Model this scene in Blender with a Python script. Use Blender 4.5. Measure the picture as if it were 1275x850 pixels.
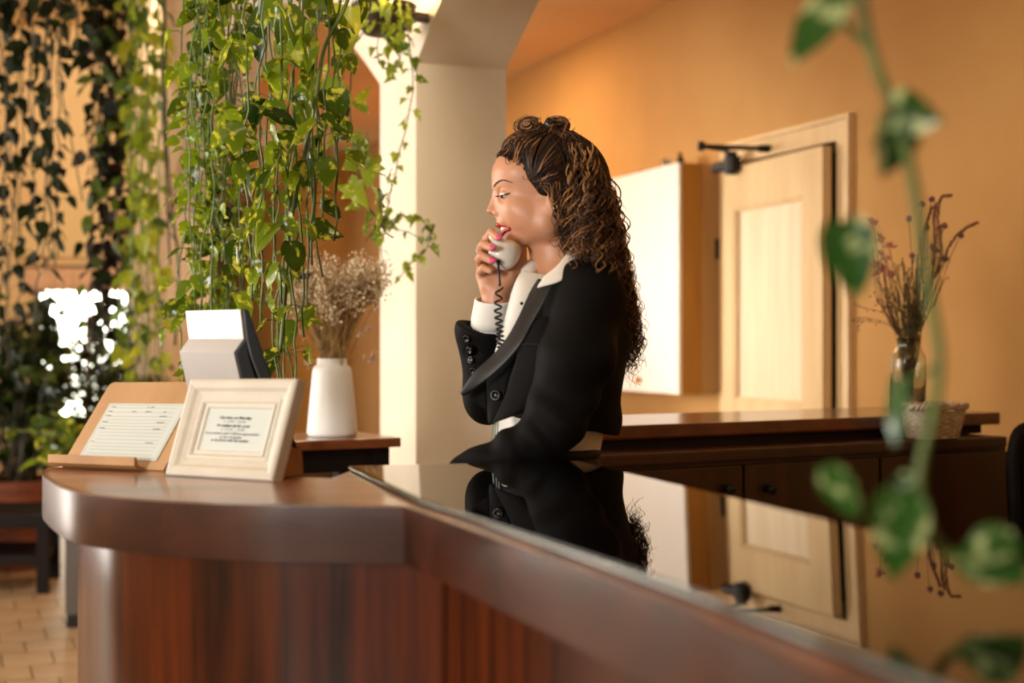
import bpy, bmesh, math, random
import numpy as np
from mathutils import Vector, Matrix, Euler, Quaternion

for o in list(bpy.data.objects):
    bpy.data.objects.remove(o)
C = bpy.context.scene.collection
SC = bpy.context.scene
random.seed(7)
rng = np.random.default_rng(7)
PI = math.pi
V = Vector

# ------------------------------------------------------------------ camera
FPX = 1771.0
CX, CY = 637.5, 425.0
CAMZ = 1.28
cam_d = bpy.data.cameras.new('camera')
cam_d.sensor_width = 36.0
cam_d.lens = 36.0 * FPX / 1275.0
cam_d.clip_start = 0.05
cam_d.clip_end = 80
cam_d.dof.use_dof = True
cam_d.dof.focus_distance = 2.95
cam_d.dof.aperture_fstop = 2.4
cam = bpy.data.objects.new('camera', cam_d)
cam.location = (0, 0, CAMZ)
cam.rotation_euler = (PI / 2, 0, 0)
C.objects.link(cam)
SC.camera = cam

# ------------------------------------------------------------------ world, light, exposure
SC.view_settings.view_transform = 'Standard'
SC.view_settings.look = 'None'
SC.view_settings.gamma = 1.0
SC.view_settings.use_curve_mapping = False
SC.view_settings.exposure = 0.0
w = bpy.data.worlds.new('world')
SC.world = w
w.use_nodes = True
w.node_tree.nodes['Background'].inputs[0].default_value = (1.0, 0.74, 0.5, 1)
w.node_tree.nodes['Background'].inputs[1].default_value = 0.06


def area(name, loc, target, sx, sy, power, col, spread=PI):
    d = bpy.data.lights.new(name, 'AREA')
    d.shape = 'RECTANGLE'
    d.size, d.size_y = sx, sy
    d.energy = power
    d.color = col
    d.spread = spread
    o = bpy.data.objects.new(name, d)
    o.location = loc
    o.rotation_euler = (V(target) - V(loc)).to_track_quat('-Z', 'Y').to_euler()
    C.objects.link(o)
    return o


def point(name, loc, power, col, r=0.05):
    d = bpy.data.lights.new(name, 'POINT')
    d.energy = power
    d.color = col
    d.shadow_soft_size = r
    o = bpy.data.objects.new(name, d)
    o.location = loc
    C.objects.link(o)
    return o


# daylight through the windows of the lobby (behind the camera on the left, and in the left wall), plus added fills
area('daylight_front_window', (-3.9, -2.5, 1.8), (0.6, 5.0, 1.35), 1.1, 1.5, 255, (1.0, 0.95, 0.88))
area('daylight_side_window', (-4.4, 3.6, 1.9), (0.4, 5.2, 1.3), 2.0, 1.9, 70, (1.0, 0.94, 0.86), math.radians(120))
area('daylight_middle_side_window', (-4.45, 5.8, 1.35), (0.2, 4.6, 1.1), 1.9, 2.5, 85, (1.0, 0.94, 0.86))
area('lobby_wall_fill', (-3.4, 10.6, 3.9), (-3.9, 12.6, 1.6), 1.2, 0.6, 40, (1.0, 0.78, 0.5))  # added fill to brighten the lobby's end wall, not a fixture
area('cabinet_fill', (-4.5, 7.7, 1.5), (0.95, 6.85, 1.45), 1.2, 1.7, 11.5, (1.0, 0.96, 0.91), math.radians(27))  # added narrow beam to brighten cabinet and door, no window behind it
area('daylight_near_side_window', (-4.4, 1.2, 1.9), (0, 2.2, 1.2), 2.0, 1.9, 26, (1.0, 0.94, 0.86))
area('daylight_end_window', (-4.13, 13.6, 1.15), (-4.13, 0, 1.0), 1.5, 1.9, 130, (1.0, 0.93, 0.80))
# added warm fill for the pillar, then ceiling lamps of the reception room
area('jamb_fill', (0.9, 1.9, 3.3), (-0.15, 4.9, 1.7), 0.35, 0.35, 16.0, (1.0, 0.86, 0.64), math.radians(50))  # added fill narrowed on to the pillar jamb, not a fixture
area('reception_lamp', (-0.72, 8.3, 3.0), (-0.4, 8.3, 0), 0.5, 1.3, 40, (1.0, 0.68, 0.38))
area('reception_lamp_far', (-0.9, 10.6, 3.0), (-0.9, 10.7, 0), 0.5, 0.9, 26, (1.0, 0.58, 0.25))

# ------------------------------------------------------------------ helpers


def P(px, py, Y):
    return V(((px - CX) / FPX * Y, Y, CAMZ - (py - CY) / FPX * Y))


DD = V((-0.3664, 0.9305, 0))      # direction of the long walls
PP = V((0.9305, 0.3664, 0))       # across


def lin(c):
    if isinstance(c, str):
        c = tuple(int(c[i:i + 2], 16) for i in (0, 2, 4))
    r = []
    for x in c:
        x = x / 255.0
        r.append(x / 12.92 if x <= 0.04045 else ((x + 0.055) / 1.055) ** 2.4)
    return (*r, 1.0)


def new_mat(name):
    m = bpy.data.materials.new(name)
    m.use_nodes = True
    nt = m.node_tree
    return m, nt, nt.nodes['Principled BSDF']


def setp(b, **k):
    names = dict(rough='Roughness', metal='Metallic', spec='Specular IOR Level', ior='IOR', trans='Transmission Weight',
                 coat='Coat Weight', coat_rough='Coat Roughness', sheen='Sheen Weight', sss='Subsurface Weight', alpha='Alpha')
    for a, v in k.items():
        b.inputs[names[a]].default_value = v


def mat(name, col, col2=None, scale=6.0, bump=0.0, bscale=None, stretch=(1, 1, 1), detail=4.0, contrast=(0.35, 0.65), **k):
    """plain procedural material: two colours mixed by a noise, optional bump"""
    m, nt, b = new_mat(name)
    N, L = nt.nodes, nt.links
    setp(b, **k)
    b.inputs['Base Color'].default_value = lin(col)
    tc = N.new('ShaderNodeTexCoord')
    mp = N.new('ShaderNodeMapping')
    mp.inputs['Scale'].default_value = stretch
    L.new(tc.outputs['Object'], mp.inputs[0])
    if col2 is not None:
        nz = N.new('ShaderNodeTexNoise')
        nz.inputs['Scale'].default_value = scale
        nz.inputs['Detail'].default_value = detail
        L.new(mp.outputs[0], nz.inputs['Vector'])
        cr = N.new('ShaderNodeValToRGB')
        cr.color_ramp.elements[0].position, cr.color_ramp.elements[1].position = contrast
        cr.color_ramp.elements[0].color = lin(col)
        cr.color_ramp.elements[1].color = lin(col2)
        L.new(nz.outputs[0], cr.inputs[0])
        L.new(cr.outputs[0], b.inputs['Base Color'])
    if bump:
        n2 = N.new('ShaderNodeTexNoise')
        n2.inputs['Scale'].default_value = bscale or scale * 4
        n2.inputs['Detail'].default_value = 3
        L.new(mp.outputs[0], n2.inputs['Vector'])
        bp = N.new('ShaderNodeBump')
        bp.inputs['Strength'].default_value = bump
        bp.inputs['Distance'].default_value = 0.01
        L.new(n2.outputs[0], bp.inputs['Height'])
        L.new(bp.outputs[0], b.inputs['Normal'])
    return m


def leaf_mat(name, dark, light, vein, translucent=0.35, rough=0.35, varieg=0.55, spec=0.5):
    m, nt, b = new_mat(name)
    N, L = nt.nodes, nt.links
    out = N['Material Output']
    oi = N.new('ShaderNodeObjectInfo')
    tc = N.new('ShaderNodeTexCoord')
    ad = N.new('ShaderNodeVectorMath')
    ad.operation = 'ADD'
    L.new(tc.outputs['Object'], ad.inputs[0])
    cmb = N.new('ShaderNodeVectorMath')
    cmb.operation = 'SCALE'
    cmb.inputs[0].default_value = (17, 31, 7)
    L.new(oi.outputs['Random'], cmb.inputs['Scale'])
    L.new(cmb.outputs[0], ad.inputs[1])
    nz = N.new('ShaderNodeTexNoise')
    nz.inputs['Scale'].default_value = 3.2
    nz.inputs['Detail'].default_value = 2
    L.new(ad.outputs[0], nz.inputs['Vector'])
    base = N.new('ShaderNodeMix')
    base.data_type = 'RGBA'
    base.inputs[6].default_value = lin(dark)
    base.inputs[7].default_value = lin(light)
    L.new(oi.outputs['Random'], base.inputs[0])
    cr = N.new('ShaderNodeValToRGB')
    cr.color_ramp.elements[0].position, cr.color_ramp.elements[1].position = varieg, varieg + 0.12
    L.new(nz.outputs[0], cr.inputs[0])
    vm = N.new('ShaderNodeMix')
    vm.data_type = 'RGBA'
    vm.inputs[7].default_value = lin(vein)
    L.new(cr.outputs[0], vm.inputs[0])
    L.new(base.outputs[2], vm.inputs[6])
    L.new(vm.outputs[2], b.inputs['Base Color'])
    setp(b, rough=rough, spec=spec)
    tr = N.new('ShaderNodeBsdfTranslucent')
    hs = N.new('ShaderNodeHueSaturation')
    hs.inputs['Value'].default_value = 2.2
    hs.inputs['Hue'].default_value = 0.475
    L.new(vm.outputs[2], hs.inputs['Color'])
    L.new(hs.outputs[0], tr.inputs[0])
    mx = N.new('ShaderNodeMixShader')
    mx.inputs[0].default_value = translucent
    L.new(b.outputs[0], mx.inputs[1])
    L.new(tr.outputs[0], mx.inputs[2])
    L.new(mx.outputs[0], out.inputs[0])
    return m


class MB:
    """collects geometry, builds ONE mesh object"""

    def __init__(s):
        s.v, s.f = [], []

    def add(s, vs, fs):
        n = len(s.v)
        s.v += [V(x) for x in vs]
        s.f += [[i + n for i in f] for f in fs]
        return s

    def box(s, c, size, rot=None):
        c = V(c)
        hx, hy, hz = size[0] / 2, size[1] / 2, size[2] / 2
        vs = [V((x, y, z)) for x in (-hx, hx) for y in (-hy, hy) for z in (-hz, hz)]
        if rot is not None:
            vs = [rot @ v for v in vs]
        return s.add([v + c for v in vs], [(0, 1, 3, 2), (4, 6, 7, 5), (0, 4, 5, 1), (2, 3, 7, 6), (0, 2, 6, 4), (1, 5, 7, 3)])

    def obox(s, o, a, b, c):
        """box from corner o with three edge vectors"""
        o, a, b, c = V(o), V(a), V(b), V(c)
        vs = [o, o + a, o + a + b, o + b, o + c, o + a + c, o + a + b + c, o + b + c]
        fs = [(0, 3, 2, 1), (4, 5, 6, 7), (0, 1, 5, 4), (1, 2, 6, 5), (2, 3, 7, 6), (3, 0, 4, 7)]
        if a.cross(b).dot(c) < 0:
            fs = [f[::-1] for f in fs]
        return s.add(vs, fs)

    def prism(s, poly, ext):
        """polygon (list of points) extruded by vector ext"""
        ext = V(ext)
        n = len(poly)
        vs = [V(p) for p in poly] + [V(p) + ext for p in poly]
        fs = [list(range(n))[::-1], [n + i for i in range(n)]]
        fs += [(i, (i + 1) % n, n + (i + 1) % n, n + i) for i in range(n)]
        return s.add(vs, fs)

    def tube(s, pts, r, sides=6, cap=True):
        pts = [V(p) for p in pts]
        n = len(pts)
        rs = r if hasattr(r, '__len__') else [r] * n
        t0 = (pts[1] - pts[0]).normalized()
        ref = V((0, 0, 1)) if abs(t0.z) < 0.9 else V((1, 0, 0))
        u = t0.cross(ref).normalized()
        vs, fs = [], []
        for i in range(n):
            t = (pts[min(i + 1, n - 1)] - pts[max(i - 1, 0)])
            t = t.normalized() if t.length > 1e-9 else t0
            u = (u - t * u.dot(t))
            u = u.normalized() if u.length > 1e-6 else t.orthogonal().normalized()
            w_ = t.cross(u)
            for k in range(sides):
                a = 2 * PI * k / sides
                vs.append(pts[i] + (u * math.cos(a) + w_ * math.sin(a)) * rs[i])
        for i in range(n - 1):
            for k in range(sides):
                a, b = i * sides + k, i * sides + (k + 1) % sides
                fs.append((a, b, b + sides, a + sides))
        if cap:
            fs.append(list(range(sides))[::-1])
            fs.append([(n - 1) * sides + k for k in range(sides)])
        return s.add(vs, fs)

    def lathe(s, prof, c, segs=32):
        c = V(c)
        vs, fs = [], []
        n = len(prof)
        for r, z in prof:
            for k in range(segs):
                a = 2 * PI * k / segs
                vs.append(c + V((r * math.cos(a), r * math.sin(a), z)))
        for i in range(n - 1):
            for k in range(segs):
                a, b = i * segs + k, i * segs + (k + 1) % segs
                fs.append((a, b, b + segs, a + segs))
        fs.append(list(range(segs))[::-1])
        fs.append([(n - 1) * segs + k for k in range(segs)])
        return s.add(vs, fs)

    def ball(s, c, r, seg=8, ring=5, sc=(1, 1, 1), rot=None):
        c = V(c)
        vs = [V((0, 0, 1))]
        for i in range(1, ring):
            a = PI * i / ring
            for k in range(seg):
                b = 2 * PI * k / seg
                vs.append(V((math.sin(a) * math.cos(b), math.sin(a) * math.sin(b), math.cos(a))))
        vs.append(V((0, 0, -1)))
        vs = [V((v.x * r * sc[0], v.y * r * sc[1], v.z * r * sc[2])) for v in vs]
        if rot is not None:
            vs = [rot @ v for v in vs]
        fs = [(0, 1 + k, 1 + (k + 1) % seg) for k in range(seg)]
        for i in range(ring - 2):
            for k in range(seg):
                a, b = 1 + i * seg + k, 1 + i * seg + (k + 1) % seg
                fs.append((a, a + seg, b + seg, b))
        l = len(vs) - 1
        q = 1 + (ring - 2) * seg
        fs += [(q + k, l, q + (k + 1) % seg) for k in range(seg)]
        return s.add([v + c for v in vs], fs)

    def loft(s, rows):
        """grid surface through rows of equally many points"""
        m = len(rows[0])
        vs = [p for r in rows for p in r]
        fs = [(i * m + j, i * m + j + 1, (i + 1) * m + j + 1, (i + 1) * m + j) for i in range(len(rows) - 1) for j in range(m - 1)]
        return s.add(vs, fs)

    def build(s, name, m, parent=None, smooth=False, bevel=0.0, solid=0.0, sub=0, auto=None):
        me = bpy.data.meshes.new(name)
        off = inv_of(parent)
        me.from_pydata([off @ v for v in s.v], [], s.f)
        return finish(name, me, m, parent, smooth, bevel, solid, sub, auto)


MATRIX = {}


def inv_of(parent):
    if parent is None:
        return Matrix.Identity(4)
    return MATRIX.get(parent.name, Matrix.Identity(4)).inverted()


def finish(name, me, m, parent=None, smooth=False, bevel=0.0, solid=0.0, sub=0, auto=None):
    bm = bmesh.new()
    bm.from_mesh(me)
    bmesh.ops.recalc_face_normals(bm, faces=bm.faces)
    if bevel:
        es = [e for e in bm.edges if len(e.link_faces) == 2 and e.calc_face_angle(0) > 0.6]
        bmesh.ops.bevel(bm, geom=es, offset=bevel, segments=2, profile=0.7, affect='EDGES', clamp_overlap=True)
    for f in bm.faces:
        f.smooth = smooth
    if auto is not None:
        for e in bm.edges:
            e.smooth = not (len(e.link_faces) == 2 and e.calc_face_angle(0) > auto)
    bm.to_mesh(me)
    bm.free()
    me.materials.append(m)
    o = bpy.data.objects.new(name, me)
    C.objects.link(o)
    if parent is not None:
        o.parent = parent
        MATRIX[o.name] = MATRIX.get(parent.name, Matrix.Identity(4))
    if solid:
        md = o.modifiers.new('solid', 'SOLIDIFY')
        md.thickness = solid
        md.offset = 0
    if sub:
        md = o.modifiers.new('sub', 'SUBSURF')
        md.levels = md.render_levels = sub
    return o


def tag(o, label=None, cat=None, group=None, kind=None):
    if label:
        o['label'] = label
    if cat:
        o['category'] = cat
    if group:
        o['group'] = group
    if kind:
        o['kind'] = kind
    return o


def thing(name, label, cat, loc=(0, 0, 0), rot=None, group=None):
    o = bpy.data.objects.new(name, None)
    o.empty_display_size = 0.05
    C.objects.link(o)
    M = Matrix.Translation(V(loc)) @ (rot.to_4x4() if rot is not None else Matrix.Identity(4))
    o.matrix_world = M
    MATRIX[o.name] = M
    tag(o, label, cat, group)
    return o


def struct(o):
    o['kind'] = 'structure'
    return o


def inst(me, name, M, parent=None):
    """another object of an existing mesh; M is a world matrix"""
    o = bpy.data.objects.new(name, me)
    C.objects.link(o)
    if parent is not None:
        o.parent = parent
        M = inv_of(parent) @ M
    o.matrix_basis = M
    return o


def lerp_path(pts, n):
    """smooth Catmull-Rom path through pts"""
    pts = [V(p) for p in pts]
    if len(pts) == 2:
        return [pts[0].lerp(pts[1], i / (n - 1)) for i in range(n)]
    q = [pts[0] * 2 - pts[1]] + pts + [pts[-1] * 2 - pts[-2]]
    out = []
    segs = len(pts) - 1
    for i in range(n):
        t = i / (n - 1) * segs
        k = min(int(t), segs - 1)
        t -= k
        a, b, c, d = q[k], q[k + 1], q[k + 2], q[k + 3]
        out.append(0.5 * ((2 * b) + (c - a) * t + (2 * a - 5 * b + 4 * c - d) * t * t + (3 * b - a - 3 * c + d) * t ** 3))
    return out


def rot_axes(x, y, z):
    return Matrix((x, y, z)).transposed()


# ------------------------------------------------------------------ materials
def wood(name, dark, light, axis, scale=9.0, rough=0.35, coat=0.0, stretch=14.0, coat_rough=0.12, bump=0.04, lo=0.32, hi=0.7, spec=0.5):
    st = [stretch] * 3
    st[axis] = 0.9
    m = mat(name, dark, light, scale=scale / 6, stretch=tuple(st), detail=7, rough=rough, coat=coat, coat_rough=coat_rough, bump=bump,
            bscale=scale / 2, contrast=(lo, hi), spec=spec)
    return m


M_wall = mat('orange_plaster', (196, 148, 84), (184, 135, 72), scale=1.3, bump=0.05, bscale=30, rough=0.85)
M_ceil = mat('ceiling_plaster', (236, 196, 140), (230, 186, 128), scale=1.0, rough=0.9)
M_white = mat('white_plaster', (232, 219, 198), (224, 208, 184), scale=2.5, bump=0.12, bscale=9, rough=0.8)
M_lobby = mat('lobby_plaster', (240, 214, 170), (230, 200, 152), scale=1.2, rough=0.85)
M_grout = mat('grout', (96, 76, 54), (80, 62, 44), scale=20, rough=0.95)
M_tile = mat('floor_tile', (160, 132, 98), (138, 110, 80), scale=5, bump=0.08, bscale=40, rough=0.5)
M_fascia = wood('fascia_wood', (40, 18, 10), (72, 34, 20), 0, scale=9, rough=0.27, coat=0.2, coat_rough=0.2, stretch=9, spec=.4)
M_panelw = wood('panel_wood', (34, 12, 5), (100, 42, 13), 2, scale=10, rough=0.22, coat=0.0, coat_rough=0.2, stretch=18, lo=0.36, hi=0.82, spec=0.32)
M_topw = wood('top_wood', (92, 44, 26), (158, 92, 58), 0, scale=9, rough=0.3, coat=0.5, stretch=8)
M_side = wood('sideboard_wood', (34, 12, 5), (66, 27, 11), 2, scale=9, rough=0.42, coat=0.2, coat_rough=0.3, stretch=9)
M_sidetop = wood('sideboard_top_wood', (70, 25, 9), (116, 48, 20), 0, scale=9, rough=0.25, coat=0.6, stretch=8)
M_dark = wood('dark_wood', (13, 7, 4), (26, 14, 9), 0, scale=9, rough=0.65, spec=0.15)
M_tabtop = wood('table_top_wood', (96, 50, 26), (136, 78, 44), 0, scale=9, rough=0.3, coat=0.4)
M_bamboo = wood('light_wood', (176, 136, 94), (196, 158, 114), 2, scale=6, rough=0.45, stretch=7)
M_bamboo2 = wood('light_wood_lip', (154, 110, 66), (184, 140, 90), 2, scale=6, rough=0.4, stretch=7)
M_kraft = mat('kraft_card', (178, 122, 66), (166, 110, 58), scale=30, rough=0.8)
M_cream = mat('cream_paint', (214, 208, 194), (206, 199, 184), scale=18, rough=0.5)
M_paper = mat('paper', (206, 214, 210), (200, 208, 204), scale=4, rough=0.7)
M_ink = mat('ink', (60, 60, 62), rough=0.8)
M_inkf = mat('faint_ink', (150, 156, 156), rough=0.8)
M_blackglass = mat('black_glass', (7, 5, 5), rough=0.015, spec=0.5, ior=1.62)
M_glassedge = mat('glass_edge', (120, 124, 118), rough=0.08, metal=0.6)
M_silver = mat('silver_plastic', (186, 184, 182), rough=0.34, metal=0.5)
M_blackp = mat('black_plastic', (16, 14, 15), rough=0.3)
M_ceramic = mat('white_ceramic', (228, 226, 222), (222, 219, 215), scale=9, rough=0.45)
M_door = mat('door_paint', (220, 188, 136), (210, 174, 120), scale=3, stretch=(3, 3, .4), rough=0.42)
M_doorp = mat('door_panel_paint', (234, 212, 176), (224, 198, 158), scale=4, stretch=(5, 5, .3), rough=0.35)
M_cab = mat('cabinet_laminate', (240, 231, 218), (236, 226, 210), scale=2, rough=0.45)
M_cabside = mat('cabinet_side_board', (190, 132, 44), (178, 120, 38), scale=3, stretch=(4, 4, .5), rough=0.6)
M_cabback = mat('cabinet_back_board', (214, 172, 112), (204, 160, 100), scale=3, stretch=(4, 4, .5), rough=0.6)
M_iron = mat('dark_metal', (20, 17, 14), rough=0.55, metal=0.1)
M_brass = mat('brass', (214, 140, 56), rough=0.35, metal=0.6)
M_gold = mat('gold', (232, 196, 130), rough=0.2, metal=1.0)
M_shade = mat('opening_shade', (40, 22, 10), rough=0.9)  # dark brown stands for the shade in the passage and slab gap
M_terra = mat('terracotta', (130, 66, 34), (108, 52, 26), scale=9, rough=0.8)
M_wicker = mat('white_wicker', (222, 210, 192), (190, 174, 150), scale=40, rough=0.7)
M_stem = mat('vine_stem', (96, 118, 44), (78, 92, 36), scale=20, rough=0.5)
M_stemd = mat('vine_stem_dark', (62, 52, 30), (48, 42, 22), scale=20, rough=0.6)
M_bowl = mat('bowl_metal', (58, 40, 26), (44, 30, 20), scale=14, rough=0.5, metal=0.3)
M_soil = mat('soil', (48, 34, 22), (34, 24, 16), scale=30, rough=1.0)
M_greymetal = mat('grey_metal', (84, 76, 68), (76, 68, 60), scale=5, rough=0.5)
M_curtain = mat('sheer_curtain', (232, 196, 168), (222, 182, 150), scale=4, stretch=(8, 8, .3), rough=0.9)
M_winframe = mat('window_frame_wood', (90, 60, 36), rough=0.5)


def glass_mat(name, col=(240, 246, 240), rough=0.02):
    m, nt, b = new_mat(name)
    b.inputs['Base Color'].default_value = lin(col)
    setp(b, rough=rough, trans=1.0, ior=1.45)
    return m


M_glass = glass_mat('clear_glass')
M_pane = glass_mat('window_glass')
L_bright = leaf_mat('pothos_leaf', (24, 50, 8), (112, 140, 26), (188, 192, 66), 0.36, 0.2, 0.56)
L_yellow = leaf_mat('yellow_green_leaf', (96, 120, 20), (150, 160, 40), (190, 190, 80), 0.4, 0.4, 0.62)
L_shade = leaf_mat('shaded_leaf', (10, 18, 6), (28, 40, 12), (50, 58, 20), 0.15, 0.5, 0.66, 0.15)  # near-black leaf colour carries the shade over the left-hand vines
L_shrub = leaf_mat('shrub_leaf', (20, 34, 10), (58, 76, 20), (96, 104, 36), 0.3, 0.4, 0.64, 0.3)
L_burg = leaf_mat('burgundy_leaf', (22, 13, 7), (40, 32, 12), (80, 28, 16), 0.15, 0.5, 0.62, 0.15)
L_mid = leaf_mat('mid_green_leaf', (44, 70, 16), (84, 108, 28), (130, 140, 48), 0.3, 0.4, 0.64)
L_ivy = leaf_mat('ivy_leaf', (66, 98, 20), (136, 156, 40), (206, 206, 110), 0.4, 0.35, 0.58)
L_fore = leaf_mat('variegated_leaf', (18, 54, 20), (44, 92, 30), (176, 192, 136), 0.25, 0.28, 0.53)

# ------------------------------------------------------------------ the setting
def wallpt(px):
    """foot of the long orange wall below image column px"""
    Y = 6738.0 / (px + 60.0)
    return V(((px - CX) / FPX * Y, Y, 0))


def on_wall(Y):
    return V((3.805 - 0.3938 * Y, Y, 0))


def on_arc(Y):
    return V((1.566 - 0.3938 * Y, Y, 0))


CEIL = 3.08
# floor: mortar bed with the visible tiles laid on it one by one
fl = struct(MB().obox((-6, -3, -0.06), (10, 0, 0), (0, 20, 0), (0, 0, 0.054)).build('floor', M_grout))
# tiles, running bond along the walls
TD, TW, G = 0.25, 0.195, 0.007
tile_me = None
cnt = 0
O = V((-2.0, 6.4, 0))
stuff_tiles = MB()
for i in range(-34, 34):
    for j in range(-30, 34):
        c = O + DD * (i * TD) + PP * ((j + (0.5 if i % 2 else 0.0) + 0.06 * math.sin(i * 3.1)) * TW)
        if not (-4.2 < c.x < 2.4 and -1.5 < c.y < 11.5):
            continue
        px = CX + FPX * c.x / max(c.y, 0.3)
        seen = c.y > 4.9 and -25 < px < 135 and c.y < 9.2
        dz = random.uniform(-0.0012, 0.0012)
        if seen and cnt < 300:
            if tile_me is None:
                t = MB().obox((0, 0, -0.008), (TW - G, 0, 0), (0, TD - G, 0), (0, 0, 0.009)).build('tile', M_tile, fl, bevel=0.0015)
                tile_me = t.data
            else:
                t = inst(tile_me, 'tile', Matrix.Identity(4), fl)
            R = rot_axes(PP, DD, V((0, 0, 1)))
            t.matrix_basis = Matrix.Translation(c + V((0, 0, dz))) @ R.to_4x4()
            cnt += 1
        else:
            stuff_tiles.obox(c + V((0, 0, -0.008 + dz)), PP * (TW - G), DD * (TD - G), (0, 0, 0.009))
tag(stuff_tiles.build('tile_field', M_tile, fl), kind='stuff')

# long orange wall with the doorway cut out
DH = 2.14
yA, yB = 6.96, 6.09
mb = MB()
T = PP * 0.2


def wallbox(mb, a, b, z0, z1, t):
    mb.obox(V((a.x, a.y, z0)), b - a, t, V((0, 0, z1 - z0)))


wallbox(mb, on_wall(-2.5), on_wall(yB), 0, CEIL + .3, T)
wallbox(mb, on_wall(yA), on_wall(24), 0, CEIL + .3, T)
wallbox(mb, on_wall(yB), on_wall(yA), DH, CEIL + .3, T)
struct(mb.build('wall_right', M_wall))
# passage behind the door, its shade put into the wall colour
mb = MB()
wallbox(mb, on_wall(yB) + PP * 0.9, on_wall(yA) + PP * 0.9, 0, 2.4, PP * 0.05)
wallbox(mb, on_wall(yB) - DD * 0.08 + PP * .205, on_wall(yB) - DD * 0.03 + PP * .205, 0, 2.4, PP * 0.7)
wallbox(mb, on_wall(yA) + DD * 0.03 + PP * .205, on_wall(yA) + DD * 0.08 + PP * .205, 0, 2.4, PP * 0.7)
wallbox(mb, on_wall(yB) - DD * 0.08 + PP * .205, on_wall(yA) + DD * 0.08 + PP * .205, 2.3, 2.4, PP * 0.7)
struct(mb.build('wall_passage', M_shade))

# arcade wall (white) with segmental arches
AT = PP * 0.326
SPR, RISE = 2.22, 0.78


def arch_z(u, span):
    """height of a segmental arch at distance u from its spring"""
    h = span / 2
    R = (h * h + RISE * RISE) / (2 * RISE)
    x = u - h
    return SPR + RISE - R + math.sqrt(max(R * R - x * x, 0))


def arch_piece(mb, s0, span, top, n=28):
    """masonry above an opening that starts at wall parameter s0 (metres along DD from the pillar corner)"""
    base = on_arc(4.8)
    for k in range(n):
        u0, u1 = span * k / n, span * (k + 1) / n
        a, b = base + DD * (s0 + u0), base + DD * (s0 + u1)
        z0, z1 = arch_z(u0, span), arch_z(u1, span)
        q = [V((a.x, a.y, z0)), V((b.x, b.y, z1)), V((b.x, b.y, top)), V((a.x, a.y, top))]
        mb.prism(q, AT)


ATOP = 4.2
base = on_arc(4.8)
SP = 5.55
mb = MB()
wallbox(mb, base, base + DD * 0.43, 0, ATOP, AT)                         # visible pillar
wallbox(mb, base + DD * (0.43 + SP), base + DD * (0.43 + SP + 2.6), 0, ATOP, AT)   # far pillar
wallbox(mb, base - DD * (SP + 0.43), base - DD * SP, 0, ATOP, AT)        # pillar behind the camera
arch_piece(mb, 0.43, SP, ATOP)
arch_piece(mb, -SP, SP, ATOP)
o = struct(mb.build('wall_middle', M_white))
md = o.modifiers.new('weld', 'WELD')
md.merge_threshold = 0.0005

# ceilings
a0, a1 = on_arc(-2.5) + AT * 0.5, on_arc(24) + AT * 0.5
b0, b1 = on_wall(-2.5), on_wall(24)
z = V((0, 0, CEIL))
struct(MB().prism([a0 + z, b0 + z, b1 + z, a1 + z], (0, 0, 0.1)).build('ceiling', M_ceil))
z = V((0, 0, 4.15))
struct(MB().prism([V((-4.6, -2.5, 0)) + z, on_arc(-2.5) + z, on_arc(24) + z, V((-7.5, 16.5, 0)) + z], (0, 0, 0.1)).build('ceiling_lobby', M_lobby))
# end wall of the lobby with a window, end wall of the reception
WY = 13.0
wx0, wx1 = P(40, 0, WY).x, P(172, 0, WY).x
wz0, wz1 = 0.55, P(0, 336, WY).z
mb = MB()
mb.obox((-7.5, WY, 0), (wx0 + 7.5, 0, 0), (0, .22, 0), (0, 0, 4.2))
ex = on_arc(WY).x + 0.05
mb.obox((wx1, WY, 0), (ex - wx1, 0, 0), (0, .22, 0), (0, 0, 4.2))
mb.obox((wx0, WY, 0), (wx1 - wx0, 0, 0), (0, .22, 0), (0, 0, wz0))
mb.obox((wx0, WY, wz1), (wx1 - wx0, 0, 0), (0, .22, 0), (0, 0, 4.2 - wz1))
struct(mb.build('wall_back', M_lobby))
e0 = on_arc(23.5) + AT
struct(MB().obox(e0, on_wall(23.5) - e0, DD * 0.2, (0, 0, CEIL + .2)).build('wall_back_reception', M_wall))
# shallow plaster lunette above the window
mb = MB()
cx, zc = P(105, 0, WY).x, wz1 + 0.12
poly = [V((cx - 0.62, WY - 0.05, zc))]
for k in range(19):
    a = PI - PI * k / 18
    poly.append(V((cx + 0.62 * math.cos(a), WY - 0.05, zc + 0.32 + 0.30 * math.sin(a))))
poly.append(V((cx + 0.62, WY - 0.05, zc)))
struct(mb.prism(poly, (0, 0.05, 0)).build('trim_1', mat('lunette_plaster', (232, 206, 158), rough=.85)))

# window with frame, panes and a sheer curtain
win = struct(thing('window_1', None, None, (0, WY, wz0)))
mb = MB()
fw = 0.05
for x in (wx0, wx1 - fw):
    mb.obox((x, WY + .05, wz0), (fw, 0, 0), (0, .06, 0), (0, 0, wz1 - wz0))
for zz in (wz0, wz1 - fw):
    mb.obox((wx0 + fw, WY + .05, zz), (wx1 - wx0 - 2 * fw, 0, 0), (0, .06, 0), (0, 0, fw))
xm = (wx0 + wx1) / 2
mb.obox((xm - .02, WY + .055, wz0 + fw), (.04, 0, 0), (0, .05, 0), (0, 0, wz1 - wz0 - 2 * fw))
mb.build('window_frame', M_winframe, win, bevel=.004)
for x0, x1 in ((wx0 + fw, xm - .02), (xm + .02, wx1 - fw)):
    MB().obox((x0, WY + .076, wz0 + fw), (x1 - x0, 0, 0), (0, .005, 0), (0, 0, wz1 - wz0 - 2 * fw)).build('pane', M_pane, win)
cur = thing('curtain', 'pinkish sheer curtain pelmet hanging across the top of the bright far window', 'curtain', (xm, WY - .06, wz1 - .2))
mb = MB()
rows = []
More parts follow.
